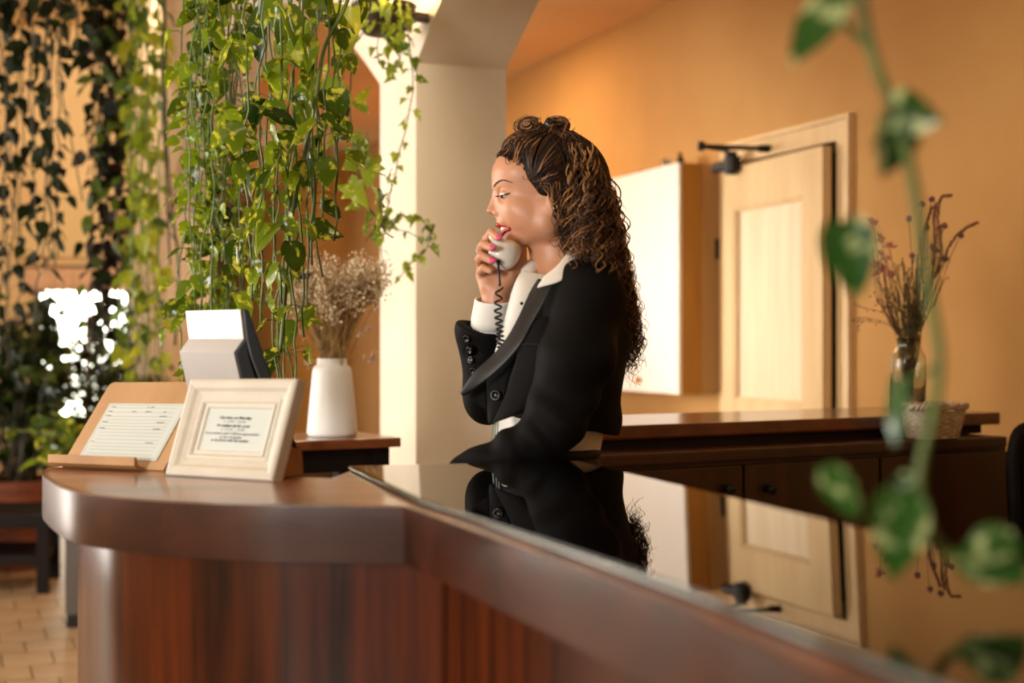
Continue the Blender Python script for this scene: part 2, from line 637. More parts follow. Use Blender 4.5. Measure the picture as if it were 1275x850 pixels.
zt, zb = wz1 + .02, wz1 - 0.2
for r in range(5):
    z_ = zt + (zb - zt) * r / 4
    rows.append([V((wx0 - .06 + (wx1 - wx0 + .12) * k / 80, WY - .05 + .018 * math.sin(k * 1.05) * (0.4 + .15 * r), z_ + .006 * math.sin(k * .9) * (r == 4))) for k in range(81)])
mb.loft(rows)
mb.build('cloth', M_curtain, cur, smooth=True, solid=.002)
MB().tube([(wx0 - .12, WY - .05, wz1 + .03), (wx1 + .12, WY - .05, wz1 + .03)], .014, 8).build('curtain_rod', M_winframe, cur, smooth=True)

# left wall with the big windows that light the lobby (outside the frame)
mb = MB()
LX = -4.55
for y0, y1, z0, z1 in ((-3, .2, 0, 4.2), (2.2, 2.8, 0, 4.2), (6.4, 7.2, 0, 4.2), (.2, 2.2, 0, .9), (2.8, 6.4, 0, .9), (.2, 2.2, 2.9, 4.2), (2.8, 6.4, 2.9, 4.2)):
    mb.obox((LX, y0, z0), (-.2, 0, 0), (0, y1 - y0, 0), (0, 0, z1 - z0))
mb.prism([V((LX, 7.2, 0)), V((-6.6, 13.0, 0)), V((-6.8, 13.0, 0)), V((LX - .2, 7.2, 0))], (0, 0, 4.2))
struct(mb.build('wall_left', M_lobby))

# ------------------------------------------------------------------ door
dr = struct(thing('door_1', None, None, on_wall(6.5)))
mb = MB()
cw = 0.085
pa, pb = on_wall(yB), on_wall(yA)
wallbox(mb, pa - DD * cw, pa, 0, DH + cw, -PP * .022)
wallbox(mb, pa - DD * .001, pa + DD * 0.018, 0, DH, PP * .2)
wallbox(mb, pb, pb + DD * .06, 0, DH + cw, -PP * .022)
wallbox(mb, pa, pb, DH, DH + cw, -PP * .022)
wallbox(mb, pa - DD * (cw + .018), pa - DD * cw, 0, DH + cw + .018, -PP * .034)
wallbox(mb, pa - DD * cw, pb, DH + cw, DH + cw + .018, -PP * .034)
mb.build('door_frame', M_door, dr, bevel=.004)
th = math.radians(2.0)
hinge = on_wall(6.93) - PP * 0.012
ld = (-DD) * math.cos(th) + (-PP) * math.sin(th)       # along the leaf from hinge to free edge
ln = V((ld.y, -ld.x, 0))
if ln.dot(PP) > 0:
    ln = -ln                                             # towards the room
LW, LT, LH = 0.90, 0.045, 2.115
z0 = 0.012
mb = MB()
st = 0.115
st2 = 0.16


def leafbox(mb, u0, u1, za, zb, n0, n1):
    mb.obox(hinge + ld * u0 + ln * n0 + V((0, 0, za)), ld * (u1 - u0), ln * (n1 - n0), V((0, 0, zb - za)))


leafbox(mb, 0, st, z0, LH, 0, LT)
leafbox(mb, LW - st2, LW, z0, LH, 0, LT)
for za, zb in ((z0, .22), (.86, 1.0), (LH - .20, LH)):
    leafbox(mb, st, LW - st2, za, zb, 0, LT)
lf = mb.build('door_leaf', M_door, dr, bevel=.003)
mb = MB()
for za, zb in ((.22, .86), (1.0, LH - .20)):
    leafbox(mb, st, LW - st2, za, zb, 0.008, 0.022)
    m2 = .035
    leafbox(mb, st + m2, LW - st2 - m2, za + m2, zb - m2, 0.022, 0.03)
mb.build('door_panel', M_doorp, lf, bevel=.006)
mb = MB()
for za, zb in ((.22, .86), (1.0, LH - .20)):
    u0, u1, q = st, LW - st2, .016
    leafbox(mb, u0, u0 + q, za, zb, .022, .040)
    leafbox(mb, u1 - q, u1, za, zb, .022, .040)
    leafbox(mb, u0 + q, u1 - q, za, za + q, .022, .040)
    leafbox(mb, u0 + q, u1 - q, zb - q, zb, .022, .040)
mb.build('door_moulding', M_door, lf, bevel=.004)
# closer: body on the leaf, folding arm to the wall
cl = MB()
zc = P(0, 204, 6.75).z
leafbox(cl, .10, .19, zc - .035, zc + .035, LT, LT + .05)
leafbox(cl, .13, .17, zc - .05, zc + .06, LT + .01, LT + .06)
closer = cl.build('door_closer', M_iron, dr, bevel=.006)
tag(closer, 'dark metal door closer with folding arm')
q0 = hinge + ld * .15 + ln * (LT + .05) + V((0, 0, zc + .06))
q1 = P(873, 182, 6.35)
q2 = hinge + ld * .36 + ln * .015 + V((0, 0, 0))
q2.z = P(0, 185, q2.y).z
MB().tube([q0, q1], .009, 8).tube([q1, q2], .011, 8).tube([q1 + V((0, 0, -.02)), q1 + V((0, 0, .02))], .016, 8).tube([q2 - V((0.03, .0, 0)), q2 + V((.03, -.0, 0))], .018, 8).build('closer_arm', M_iron, closer, smooth=True)
cl2 = MB().tube([hinge + ld * .14 + ln * (LT + .03) + V((0, 0, zc)), hinge + ld * .02 + ln * (LT + .05) + V((0, 0, zc - .005))], .026, 10)
cl2.build('closer_cylinder', M_iron, closer, smooth=True, auto=.6)

# ------------------------------------------------------------------ wall cabinet
cw_ = V((1.0366, 7.03, 0))
CD = 0.239
cf = cw_ - PP * CD
zb, zt = 1.021, 2.154
L = 1.35
cab = thing('wall_cabinet', 'white fronted cabinet hanging on the orange wall beside the door', 'cabinet', cw_ + V((0, 0, zb)))
k = 0.52
MB().obox(cf + PP * .018 + V((0, 0, zb)), PP * (CD * k - .018), DD * L, V((0, 0, zt - zb))).build('cabinet_body', M_cabside, cab, bevel=.002)
MB().obox(cf + PP * (CD * k + .002) + V((0, 0, zb + .012)) + DD * .006, PP * (CD * (1 - k) - .004), DD * (L - .012), V((0, 0, zt - zb - .012))).build('back_box', M_cabback, cab, bevel=.002)
half = L * .5
for i in range(2):
    d = MB().obox(cf + DD * (i * half + .001) + V((0, 0, zb)), DD * (half - .003), PP * .017, V((0, 0, zt - zb))).build('door', M_cab, cab, bevel=.002)
    kp = cf + DD * (half - .06 if i == 0 else half + .06) - PP * .012 + V((0, 0, 0))
    kp.z = P(0, 472, kp.y).z
    if i == 0:
        kp = V((*(cf + DD * .42).xy, kp.z)) - PP * .012
    MB().ball(kp, .016, 10, 6).tube([kp, kp + PP * .015], .007, 8).build('knob', M_brass, d, smooth=True)
hb = cf + PP * (CD * .86) - DD * .008
MB().obox(V((hb.x, hb.y, P(0, 322, 7).z)), PP * .018, DD * .02, V((0, 0, .10))).build('hinge', M_iron, cab, bevel=.003)
# little things on top of the cabinet
p = cf + DD * .28 + PP * .08
gl = MB().lathe([(.02, 0), (.024, .004), (.026, .05), (.024, .05), (.022, .008)], (p.x, p.y, zt + .001), 16).build('drinking_glass', M_glass, smooth=True)
tag(gl, 'small clear tumbler standing on top of the white wall cabinet', 'glass')
p = cf + DD * .21 + PP * .12
bo = MB().lathe([(.018, 0), (.019, .01), (.019, .045), (.01, .055), (.009, .075), (.011, .078)], (p.x, p.y, zt + .001), 16).build('bottle', M_bowl, smooth=True)
tag(bo, 'little brown bottle standing on top of the white wall cabinet', 'bottle')
p = cf + DD * .62 + PP * .1
bo = MB().obox((p.x, p.y, zt + .001), DD * .22, PP * .08, V((0, 0, .035))).build('tray', M_kraft, bevel=.004)
tag(bo, 'flat brown tray lying on top of the white wall cabinet', 'tray')

# ------------------------------------------------------------------ sideboard
q = V((.868, .496, 0))
nn = V((-.496, .868, 0))
S0 = V((.256, 3.6, 0))
u0, u1 = -0.085, 1.405


def sb_t(px, off):
    """parameter along the sideboard of image column px, for a line offset off along nn"""
    r = (px - CX) / FPX
    b = S0 + nn * off
    return (r * b.y - b.x) / (q.x - r * q.y)


sb = thing('sideboard', 'long dark brown wooden sideboard standing behind the woman', 'sideboard', S0 + q * .6 + nn * .2)
ZT, ZL = 1.0664, 1.004
FR = -.12
ce = sb_t(1259, FR)
uc = -.16
case = MB().obox(S0 + nn * (FR + .018) + q * uc + V((0, 0, .0)), q * (ce - uc), nn * (.42 - .018), V((0, 0, ZL - .03))).build('case', M_side, sb, bevel=.004)
MB().obox(S0 + nn * (FR - .004) + q * (uc) + V((0, 0, ZL - .03)), q * (ce - uc - .02), nn * .42, V((0, 0, .03))).build('ledge', M_side, sb, bevel=.006)
MB().obox(S0 + nn * .02 + q * (u0 + .02) + V((0, 0, ZL)), q * (u1 - u0 - .08), nn * .4, V((0, 0, .026))).build('gap_shade', M_shade, sb)  # dark strip standing for the shade between slab and ledge
MB().obox(S0 + q * u0 + V((0, 0, ZT - .037)), q * (u1 - u0), nn * .45, V((0, 0, .037))).build('slab_top', M_sidetop, sb, bevel=.006)
seams = [uc + .0, sb_t(744, FR), sb_t(926, FR), sb_t(1096, FR), ce - .004]
for i in range(4):
    d = MB().obox(S0 + nn * FR + q * (seams[i] + .004) + V((0, 0, .08)), q * (seams[i + 1] - seams[i] - .008), nn * .017, V((0, 0, ZL - .03 - .012 - .08))).build('door', M_side, sb, bevel=.004)
    kx = {0: None, 1: 905, 2: 957, 3: None}[i]
    if kx:
        kp = S0 + nn * (FR - .016) + q * sb_t(kx, FR)
        kp.z = P(0, 609, kp.y).z
        MB().ball(kp, .014, 10, 6).tube([kp, kp + nn * .018], .006, 8).build('knob', M_iron, d, smooth=True)

# jar vase and basket
jy = 4.40
jp = P(1131, 0, jy)
jz = ZT + .001
jar = thing('jar_vase', 'clear glass jar holding dried wildflowers on the sideboard', 'vase', (jp.x, jp.y, jz))
R0 = .054
outer = [(R0 * .9, 0), (R0, .008), (R0, .15), (R0 * .98, .165), (R0 * .72, .19), (R0 * .66, .196), (R0 * .66, .214), (R0 * .70, .216), (R0 * .70, .222)]
inner = [(r - .0035, z_) for r, z_ in reversed(outer[1:])]
MB().lathe(outer + inner + [(R0 * .8, .008)], (jp.x, jp.y, jz), 40).build('glass_body', M_glass, jar, smooth=True)
bk = P(1161, 543, 4.03)
bx_ = thing('basket', 'small white woven basket on the sideboard ledge below the jar', 'basket', (bk.x, bk.y, ZL + .001))
mb = MB()
W2, D2, H2 = .068, .045, .088
NS = 44


def bk_pt(a, h, k=0.0):
    """rounded rectangle, flaring upwards"""
    s = 1 + .32 * h / H2 + k
    c_, s_ = math.cos(a), math.sin(a)
    e = .5
    x = W2 * s * math.copysign(abs(c_) ** e, c_)
    y = D2 * s * math.copysign(abs(s_) ** e, s_)
    v = q * x + nn * y
    return V((bk.x + v.x, bk.y + v.y, ZL + .002 + h))


for r in range(11):
    h = .004 + r * .0072
    pts = [bk_pt(2 * PI * k / NS, h, .035 * (1 if (k + r) % 2 else -1)) for k in range(NS + 1)]
    mb.tube(pts, .0042, 5)
mb.build('weave', M_wicker, bx_, smooth=True)
mb = MB()
for k in range(0, NS, 2):
    mb.tube([bk_pt(2 * PI * k / NS, 0.001), bk_pt(2 * PI * k / NS, H2 * .95)], .0028, 5)
mb.build('stake', M_wicker, bx_, smooth=True)
mb = MB()
for s_ in (0, 1):
    pts = [bk_pt(2 * PI * k / 88, H2 + .003 + .006 * math.sin(k * .9 + s_ * PI), .03 + .05 * math.cos(k * .9 + s_ * PI)) for k in range(89)]
    mb.tube(pts, .006, 6)
mb.build('rim', M_wicker, bx_, smooth=True)
MB().prism([bk_pt(2 * PI * k / NS, .002) for k in range(NS)], (0, 0, .003)).build('basket_base', M_wicker, bx_)

# ------------------------------------------------------------------ reception counter


def zw(x):
    """counter top is not quite level"""
    return 1.072 + .0225 * x


front = [(.394, .30), (.198, .866), (.127, 1.121), (.035, 1.376), (-.136, 1.835)]
curve = [(-.257, 1.863), (-.345, 1.887), (-.463, 1.944), (-.571, 2.026), (-.656, 2.125), (-.75, 2.315), (-.814, 2.477), (-.838, 2.61), (-.82, 2.72), (-.76, 2.78)]
cpath = [V((x, y, 0)) for x, y in [(-.136, 1.835)] + curve]
csm = lerp_path(cpath, 44)
back = [(-.60, 2.76), (-.42, 2.64), (-.35, 2.28), (-.285, 2.235), (-.27, 2.36), (.105, 2.35), (.35, 1.492), (.69, .30)]
outl = [V((x, y, 0)) for x, y in front[:-1]] + csm + [V((x, y, 0)) for x, y in back]


def inset(poly, d):
    n = len(poly)
    out = []
    for i in range(n):
        a, b, c = poly[i - 1], poly[i], poly[(i + 1) % n]
        e1, e2 = (b - a).normalized(), (c - b).normalized()
        n1, n2 = V((-e1.y, e1.x, 0)), V((-e2.y, e2.x, 0))
        m = n1 + n2
        m = m / max(m.length_squared, .35) * 2 / 1
        out.append(b + m * (-d) * .5 * 1.0)
    return out


area2 = sum(outl[i].x * outl[(i + 1) % len(outl)].y - outl[(i + 1) % len(outl)].x * outl[i].y for i in range(len(outl)))
sgn = -1 if area2 > 0 else 1
FT = .075
ct = thing('reception_counter', 'curved dark wood reception counter with a long arm towards the camera', 'counter', (0, 2.0, 0))


def zed(p, dz):
    return V((p.x, p.y, zw(p.x) + dz))


# wooden top: end piece and long arm (joint at the corner)
ia = len(front) - 1
mb = MB()
n = len(outl)
vs = [zed(p, 0) for p in outl] + [zed(p, -.03) for p in outl]
mb.add(vs, [list(range(n)), list(range(n, 2 * n))[::-1]] + [(i, n + i, n + (i + 1) % n, (i + 1) % n) for i in range(n)])
o = mb.build('counter_top', M_topw, ct, bevel=.005)


fr = lerp_path([V((x, y, 0)) for x, y in front], 30)
allp = fr + csm[1:] + [V((-.60, 2.76, 0))]
nrm_all = []
for i in range(len(allp)):
    e1 = (allp[i] - allp[max(i - 1, 0)])
    e2 = (allp[min(i + 1, len(allp) - 1)] - allp[i])
    e1, e2 = (e1 if e1.length else e2).normalized(), (e2 if e2.length else e1).normalized()
    n1, n2 = V((-e1.y, e1.x, 0)), V((-e2.y, e2.x, 0))
    m_ = (n1 + n2).normalized()
    nrm_all.append(m_ * (1 / max(m_.dot(n1), .4)) * sgn * -1)


def band(name, i0, i1, z0, z1, t, m, d0=0.0):
    """upright band following pts, t thick inwards"""
    mb = MB()
    pts, nrm = allp[i0:i1], nrm_all[i0:i1]
    A = [pts[i] + nrm[i] * d0 for i in range(len(pts))]
    B = [pts[i] + nrm[i] * (d0 + t) for i in range(len(pts))]
    f = lambda p, z_: zed(p, z_) if z_ > -.5 else V((p.x, p.y, 0.004))
    rows = [[f(a, z1), f(b, z1), f(b, z0), f(a, z0), f(a, z1)] for a, b in zip(A, B)]
    mb.loft(rows)
    r0, r1 = rows[0], rows[-1]
    mb.add(r0[:4], [(0, 1, 2, 3)]).add(r1[:4], [(3, 2, 1, 0)])
    return mb.build(name, m, ct, smooth=True, auto=.5, bevel=.003)


band('fascia', 29, 99, -FT, -.001, .05, M_fascia, d0=-.004)
band('fascia', 0, 30, -FT, -.001, .05, M_fascia, d0=-.004)
# body below: curved end and long side
band('body_panel', 29, 99, -1, -FT, .03, M_panelw, d0=.055)
band('body_panel', 0, 30, -1, -FT, .03, M_panelw, d0=.055)
bk_ = [(-.24, 2.32), (.09, 2.31), (.325, 1.492), (.66, .30)]
mb = MB()
for (xa, ya), (xb, yb) in zip(bk_, bk_[1:]):
    d_ = V((xb - xa, yb - ya, 0))
    mb.obox((xa, ya, .004), d_, V((d_.y, -d_.x, 0)).normalized() * .02, (0, 0, min(zw(xa), zw(xb)) - .035))
mb.build('back_panel', M_panelw, ct)

# black glass sheet lying on the arm
gp = [(.412, .30), (.145, 1.121), (.053, 1.376), (-.118, 1.835), (-.167, 2.005), (-.266, 2.353), (.108, 2.343), (.35, 1.492), (.688, .30)]
gp = [V((x, y, 0)) for x, y in gp]
mb = MB()
n = len(gp)
vs = [zed(p, .0085) for p in gp] + [zed(p, .0007) for p in gp]
mb.add(vs, [list(range(n)), list(range(n, 2 * n))[::-1]])
gs = thing('glass_sheet', 'black mirror-like glass sheet covering the long arm of the counter', 'glass top', (.1, 1.6, zw(.1)))
mb.add(vs, [(i, n + i, n + (i + 1) % n, (i + 1) % n) for i in range(n)])
mb.build('sheet', M_blackglass, gs)
mb = MB()
e = [zed(p, .0046) for p in gp[:6]]
mb.tube([v + V((-.0015, 0, 0)) for v in e], .0036, 6)
mb.build('polished_edge', M_glassedge, gs, smooth=True)

# ------------------------------------------------------------------ things on the counter
def onwood(px, py):
    Y = 368.4 / (py - 425 + .0225 * (px - CX))
    X = (px - CX) / FPX * Y
    return V((X, Y, zw(X)))


# white picture frame
B0 = V((-.572, 2.342, 0))
B0.z = zw(B0.x) + .002
B1 = V((-.370, 2.189, 0))
B1.z = zw(B1.x) + .002
fx = (B1 - B0).normalized()
fwid = (B1 - B0).length
nb = V((-fx.y, fx.x, 0)).normalized()
if nb.y < 0:
    nb = -nb
up = (nb * .0541 + V((0, 0, .156))).normalized()
fh = .166
fn = fx.cross(up).normalized()
if fn.y > 0:
    fn = -fn                                   # towards the viewer
Rf = rot_axes(fx, up, fn)
MF = Matrix.Translation(B0 + fn * .0) @ Rf.to_4x4()
pf = thing('picture_frame', 'cream picture frame with a printed notice on the curved counter end', 'picture frame', (B0 + B1) / 2)


def fpt(x, y, z_=0.0):
    return MF @ V((x, y, z_))


def rect_ring(mb, x0, y0, x1, y1, prof, fs=1.0):
    """frame moulding: prof = list of (inset, height)"""
    rows = []
    for ins, h in prof:
        ins *= fs
        rows.append([fpt(x0 + ins, y0 + ins, h), fpt(x1 - ins, y0 + ins, h), fpt(x1 - ins, y1 - ins, h), fpt(x0 + ins, y1 - ins, h), fpt(x0 + ins, y0 + ins, h)])
    mb.loft(rows)


mb = MB()
rect_ring(mb, 0, 0, fwid, fh, [(.046, -.022), (0, -.022), (0, -.003), (.002, 0), (.008, .002), (.018, -.001), (.024, -.006), (.036, -.010), (.038, -.008), (.042, -.008), (.046, -.011), (.046, -.022)], .87)
mb.build('moulding', M_cream, pf, smooth=True, auto=.35)
MB().prism([fpt(.04, .04, -.013), fpt(fwid - .04, .04, -.013), fpt(fwid - .04, fh - .04, -.013), fpt(.04, fh - .04, -.013)], fn * -.003).build('notice_paper', M_paper, pf)
mb = MB()
rect_ring(mb, .045, .04, fwid - .045, fh - .04, [(0, -.0128), (0, -.010), (.006, -.0105), (.0075, -.0128)])
mb.build('mat_border', M_cream, pf)
MB().obox(fpt(.01, .01, -.024), fx * (fwid - .02), up * (fh - .02), fn * .003).build('backing_board', M_kraft, pf)
# folded card easel behind, seen at the right end
e0, e1 = onwood(343, 597) + V((0, 0, .001)), onwood(378, 591) + V((0, 0, .001))
e2, e3 = P(376, 561, e1.y), P(353, 551, (e0.y + e1.y) / 2)
MB().prism([e0, e1, e2, e3], -fx * .11 + V((0, 0, .0))).build('easel', M_kraft, pf, bevel=.001)


def text(name, body, size, M, m, parent, bold=0.0, shear=0.0, align='CENTER'):
    cu = bpy.data.curves.new(name, 'FONT')
    cu.body = body
    cu.size = size
    cu.align_x = align
    cu.shear = shear
    cu.offset = bold
    cu.extrude = .0001
    o = bpy.data.objects.new(name, cu)
    C.objects.link(o)
    dg = bpy.context.evaluated_depsgraph_get()
    me = bpy.data.meshes.new_from_object(o.evaluated_get(dg))
    bpy.data.objects.remove(o)
    me.materials.clear()
    me.materials.append(m)
    o = bpy.data.objects.new(name, me)
    C.objects.link(o)
    if parent is not None:
        o.parent = parent
        M = inv_of(parent) @ M
    o.matrix_basis = M
    return o


lines = [('Opening on Monday', .077, .0002, .101, M_ink), ('h. 8.00 - 10.30', .052, 0, .0945, M_inkf), ('Breakfast all the year', .080, .0002, .0875, M_ink),
         ('h. 07.00 - 10.00', .056, 0, .081, M_inkf), ('Reservations until 12.00 are appreciated', .128, 0, .0745, M_ink), ('at the reception', .052, 0, .0685, M_ink),
         ('or by phone with the number', .091, .0001, .063, M_ink)]
for s_, wd, b_, yy, m_ in lines:
    o = text('lettering', s_, .0058, MF @ Matrix.Translation((fwid * .475, yy, -.0126)), m_, pf, b_, .2)
    k_ = wd / max(o.dimensions.x, 1e-4) if o.dimensions.x else 1
    xs_ = [v.co.x for v in o.data.vertices]
    k_ = wd / (max(xs_) - min(xs_))
    for v in o.data.vertices:
        v.co.x *= k_

# wooden document stand with a form
L0 = V((-.815, 2.571, 0))
L0.z = zw(L0.x) + .002
L1 = L0 + V((.234, -.152, 0)).normalized() * .262
L1.z = zw(L1.x) + .002
fx2 = (L1 - L0).normalized()
nb2 = V((-fx2.y, fx2.x, 0)).normalized()
up2 = (nb2 * .113 + V((0, 0, .1467))).normalized()
fn2 = fx2.cross(up2).normalized()
if fn2.y > 0:
    fn2 = -fn2
MS = Matrix.Translation(L0) @ rot_axes(fx2, up2, fn2).to_4x4()
ds = thing('document_stand', 'light wooden document stand with a raised front lip, left of the picture frame', 'stand', (L0 + L1) / 2)


def spt(x, y, z_=0.0):
    return MS @ V((x, y, z_))


W, H = .262, .187
poly = [spt(0, 0), spt(W, 0), spt(W, H - .012)]
for k in range(1, 6):
    a = k / 5 * PI / 2
    poly.append(spt(W - .012 + .012 * math.cos(a), H - .012 + .012 * math.sin(a)))
for k in range(6):
    a = PI / 2 + k / 5 * PI / 2
    poly.append(spt(.012 + .012 * math.cos(a), H - .012 + .012 * math.sin(a)))
MB().prism(poly, -fn2 * .008).build('board', M_bamboo, ds, bevel=.001)
# lip: rolled strip along the bottom
rows = []
outf = V((fn2.x, fn2.y, 0)).normalized()
prof = [(.0, .022), (.004, .0225), (.0045, .008), (-.002, .002), (-.012, .0), (-.02, .0), (-.02, .004), (-.012, .005), (-.004, .009), (-.0, .022)]
for x in (-.004, .10, .2, W * .84):
    rows.append([L0 + fx2 * x + outf * (.022 + a) + V((0, 0, b_)) for a, b_ in prof])
mb = MB().loft(rows)
mb.add(rows[0], [list(range(len(prof)))]).add(rows[-1], [list(range(len(prof)))[::-1]])
mb.build('lip', M_bamboo2, ds, smooth=True, auto=.6)
# prop at the back
MB().prism([spt(.05, .13, -.009), spt(.05, .02, -.009), V((*(L0 + fx2 * .05 + nb2 * .135).xy, L0.z))], fx2 * .15).build('prop', M_bamboo2, ds)
# form
pp_ = thing('paper_form', 'white form with ruled lines lying on the wooden document stand', 'paper', spt(.15, .09, .001))
X0, X1, Y0, Y1 = .035, .235, .017, .137
MB().obox(spt(X0, Y0, .0012), fx2 * (X1 - X0), up2 * (Y1 - Y0), fn2 * .0006).build('sheet', M_paper, pp_)
mb = MB()


def ink(mb, x, y, wd, h):
    mb.obox(spt(x, y, .0019), fx2 * wd, up2 * h, fn2 * .0001)


rowsy = [.127, .117, .108, .1005, .094, .087, .080, .073, .066, .058, .050, .043, .036, .028]
for i, y in enumerate(rowsy):
    ink(mb, X0 + .016, y, .165, .0006)
for (x, y, wd, h) in ((X0 + .004, Y0 + .003, X1 - X0 - .008, .0006), (X0 + .004, Y1 - .0036, X1 - X0 - .008, .0006), (X0 + .004, Y0 + .003, .0006, Y1 - Y0 - .006), (X1 - .0046, Y0 + .003, .0006, Y1 - Y0 - .006)):
    ink(mb, x, y, wd, h)
mb.build('ruled_line', M_inkf, pp_)
# the small printed words of the form
mb = MB()
for (x, y, wd) in ((.010, .1285, .011), (.010, .1185, .010), (.009, .109, .013), (.009, .0955, .013), (.010, .0815, .015), (.009, .0525, .006), (.105, .1285, .004), (.113, .1285, .008),
                   (.072, .1185, .010), (.105, .1185, .015), (.152, .1185, .007), (.148, .109, .016), (.150, .0955, .017), (.150, .0815, .017), (.150, .0525, .017)):
    k = 0
    while k < wd:
        l = random.uniform(.0012, .0022)
        ink(mb, X0 + x + k, y, l, random.choice((.0013, .0018, .0013)))
        k += l + .0005
mb.build('printed_word', M_ink, pp_)

# payment terminal seen from behind
ty = 2.37
mt = thing('touch_screen', 'silver backed black touch screen leaning behind the picture frame', 'screen', (P(340, 0, ty).x, ty, zw(-.4)))
ex_ = V((-.118, .115, 0))
zf = zw(-.4) + .002


def foot(px):
    v = P(px, 0, ty)
    v.z = zf
    return v


MB().prism([P(309, 384.5, ty), P(338, 468, ty), P(372, 562, ty), foot(378), foot(364), P(352, 550, ty), P(312, 444, ty), P(306.5, 422, ty), P(302, 385, ty)], ex_).build('screen_slab', M_blackp, mt, bevel=.0025)
a = [P(301.4, 386, ty), P(305.5, 422, ty), P(293.5, 439, ty), P(301, 472, ty), P(318, 540, ty), P(340, 542, ty), P(310, 444, ty), P(304.5, 400, ty)]
MB().prism(a, ex_ * .999).build('side_housing', M_blackp, mt, bevel=.002)
bk2 = [P(301.2, 385.2, ty), P(305.3, 422, ty), P(293.2, 439, ty), P(300.7, 472, ty), P(317, 541, ty)]
fr_ = [v + V((.003, .0, .0)) for v in bk2[::-1]]
off = V((-.0015, 0, 0)) + ex_ * .004
rows = [[v + off + ex_ * s_ for v in bk2] for s_ in (.0, .25, .5, .75, .99)]
MB().loft(rows).build('silver_back', M_silver, mt, solid=.003)

# ------------------------------------------------------------------ side table, white vase, dried bouquet
tq, tn = V((.868, .496, 0)), V((-.496, .868, 0))
ta = V((-.593, 4.0, 0)) - tq * .25
ZS = 1.0
tl_ = .56
tb = thing('side_table', 'dark wooden console table at the foot of the white pillar', 'table', ta + tq * .3 + tn * .2)
MB().obox(ta + V((0, 0, ZS - .028)), tq * tl_, tn * .36, V((0, 0, .028))).build('table_top', M_tabtop, tb, bevel=.004)
MB().obox(ta + tq * .03 + tn * .03 + V((0, 0, ZS - .095)), tq * (tl_ - .06), tn * .3, V((0, 0, .05))).build('drawer_box', M_dark, tb, bevel=.003)
MB().obox(ta + tq * .03 + tn * .03 + V((0, 0, ZS - .05)), tq * (tl_ - .06), tn * .3, V((0, 0, .022))).build('apron', M_dark, tb, bevel=.002)
for i in (0, 1):
    for j in (0, 1):
        MB().obox(ta + tq * (.025 + i * (tl_ - .1)) + tn * (.025 + j * .26), tq * .05, tn * .05, V((0, 0, ZS - .028))).build('leg', M_dark, tb, bevel=.004)
vz = ZS + .001
vp = V((P(413.5, 0, 4.22).x, 4.22, vz))
vase = MB()
k = 4.22 / FPX
prof = [(29 * k, 0), (31 * k, .006), (31.4 * k, .012), (24.5 * k, 80 * k), (23 * k, 85 * k), (19 * k, 88 * k), (18.5 * k, 90 * k), (18.5 * k, 96 * k), (17.2 * k, 96 * k), (17.2 * k, 88 * k), (22 * k, 80 * k), (28 * k, .02), (10 * k, .012)]
vs_ = vase.lathe(prof, (vp.x, vp.y, vz), 48).build('vase', M_ceramic, smooth=True, auto=.9)
tag(vs_, 'matt white ceramic vase on the dark console table', 'vase')

M_dstem = mat('dried_stem', (176, 142, 84), (134, 104, 60), scale=30, rough=.8)
M_dfl = mat('dried_blossom', (244, 228, 190), (206, 182, 142), scale=60, rough=.9, contrast=(.4, .6))
M_dfl2 = mat('dried_blossom_pink', (212, 184, 160), (168, 136, 120), scale=60, rough=.9)
M_purp = mat('purple_blossom', (74, 48, 92), (52, 34, 66), scale=50, rough=.9)
bq = thing('dried_bouquet', 'bouquet of dried beige blossoms with a purple sprig in the white vase', 'flowers', (vp.x, vp.y, vz + .2))
R2 = random.Random(3)
mouth = V((vp.x, vp.y, vz + 92 * k))
stems, blos, blos2, blos3 = MB(), MB(), MB(), MB()
heads = []
for i in range(150):
    a = R2.uniform(0, 2 * PI)
    rr = math.sqrt(R2.random())
    tx = 420 + 66 * rr * math.cos(a)
    # outline of the cloud of blossoms
    fx_ = (tx - 420) / 70
    ytop = 303 + 26 * fx_ * fx_ + (16 if tx < 385 else 0)
    ty_ = ytop + (1 - abs(fx_)) * R2.uniform(0, 62) + R2.uniform(0, 34)
    Y = 4.22 + .14 * rr * math.sin(a)
    tip = P(tx, ty_, Y)
    st_ = mouth + V((R2.uniform(-.034, .034), R2.uniform(-.034, .034), -.02))
    mid = st_.lerp(tip, .5) + V((0, 0, .012)) + V((R2.uniform(-.006, .006), 0, 0))
    stems.tube(lerp_path([st_ + V((0, 0, -.06)), st_, mid, tip], 7), [.0013] * 4 + [.0010, .0008, .0006], 4)
    heads.append((tip, st_))
    nb_ = 26
    for j in range(nb_):
        d = V((R2.gauss(0, 1), R2.gauss(0, 1), R2.gauss(0, 1)))
        c = tip + d * .0125 + (st_ - tip) * R2.uniform(0, .22)
        tgt = blos2 if (i % 4 == 0) else (blos3 if j % 3 == 0 else blos)
        tgt.ball(c, R2.uniform(.0022, .0044), 5, 3)
        if j % 3 == 0:
            stems.tube([tip + (st_ - tip) * .2, c], .0006, 3, False)
stems.build('flower_stems', M_dstem, bq, smooth=True)['kind'] = 'stuff'
blos.build('blossoms', M_dfl, bq, smooth=True)['kind'] = 'stuff'
blos2.build('pink_blossoms', M_dfl2, bq, smooth=True)['kind'] = 'stuff'
blos3.build('pale_blossoms', mat('pale_blossom', (250, 238, 216), rough=.9), bq, smooth=True)['kind'] = 'stuff'
mb, mbs = MB(), MB()
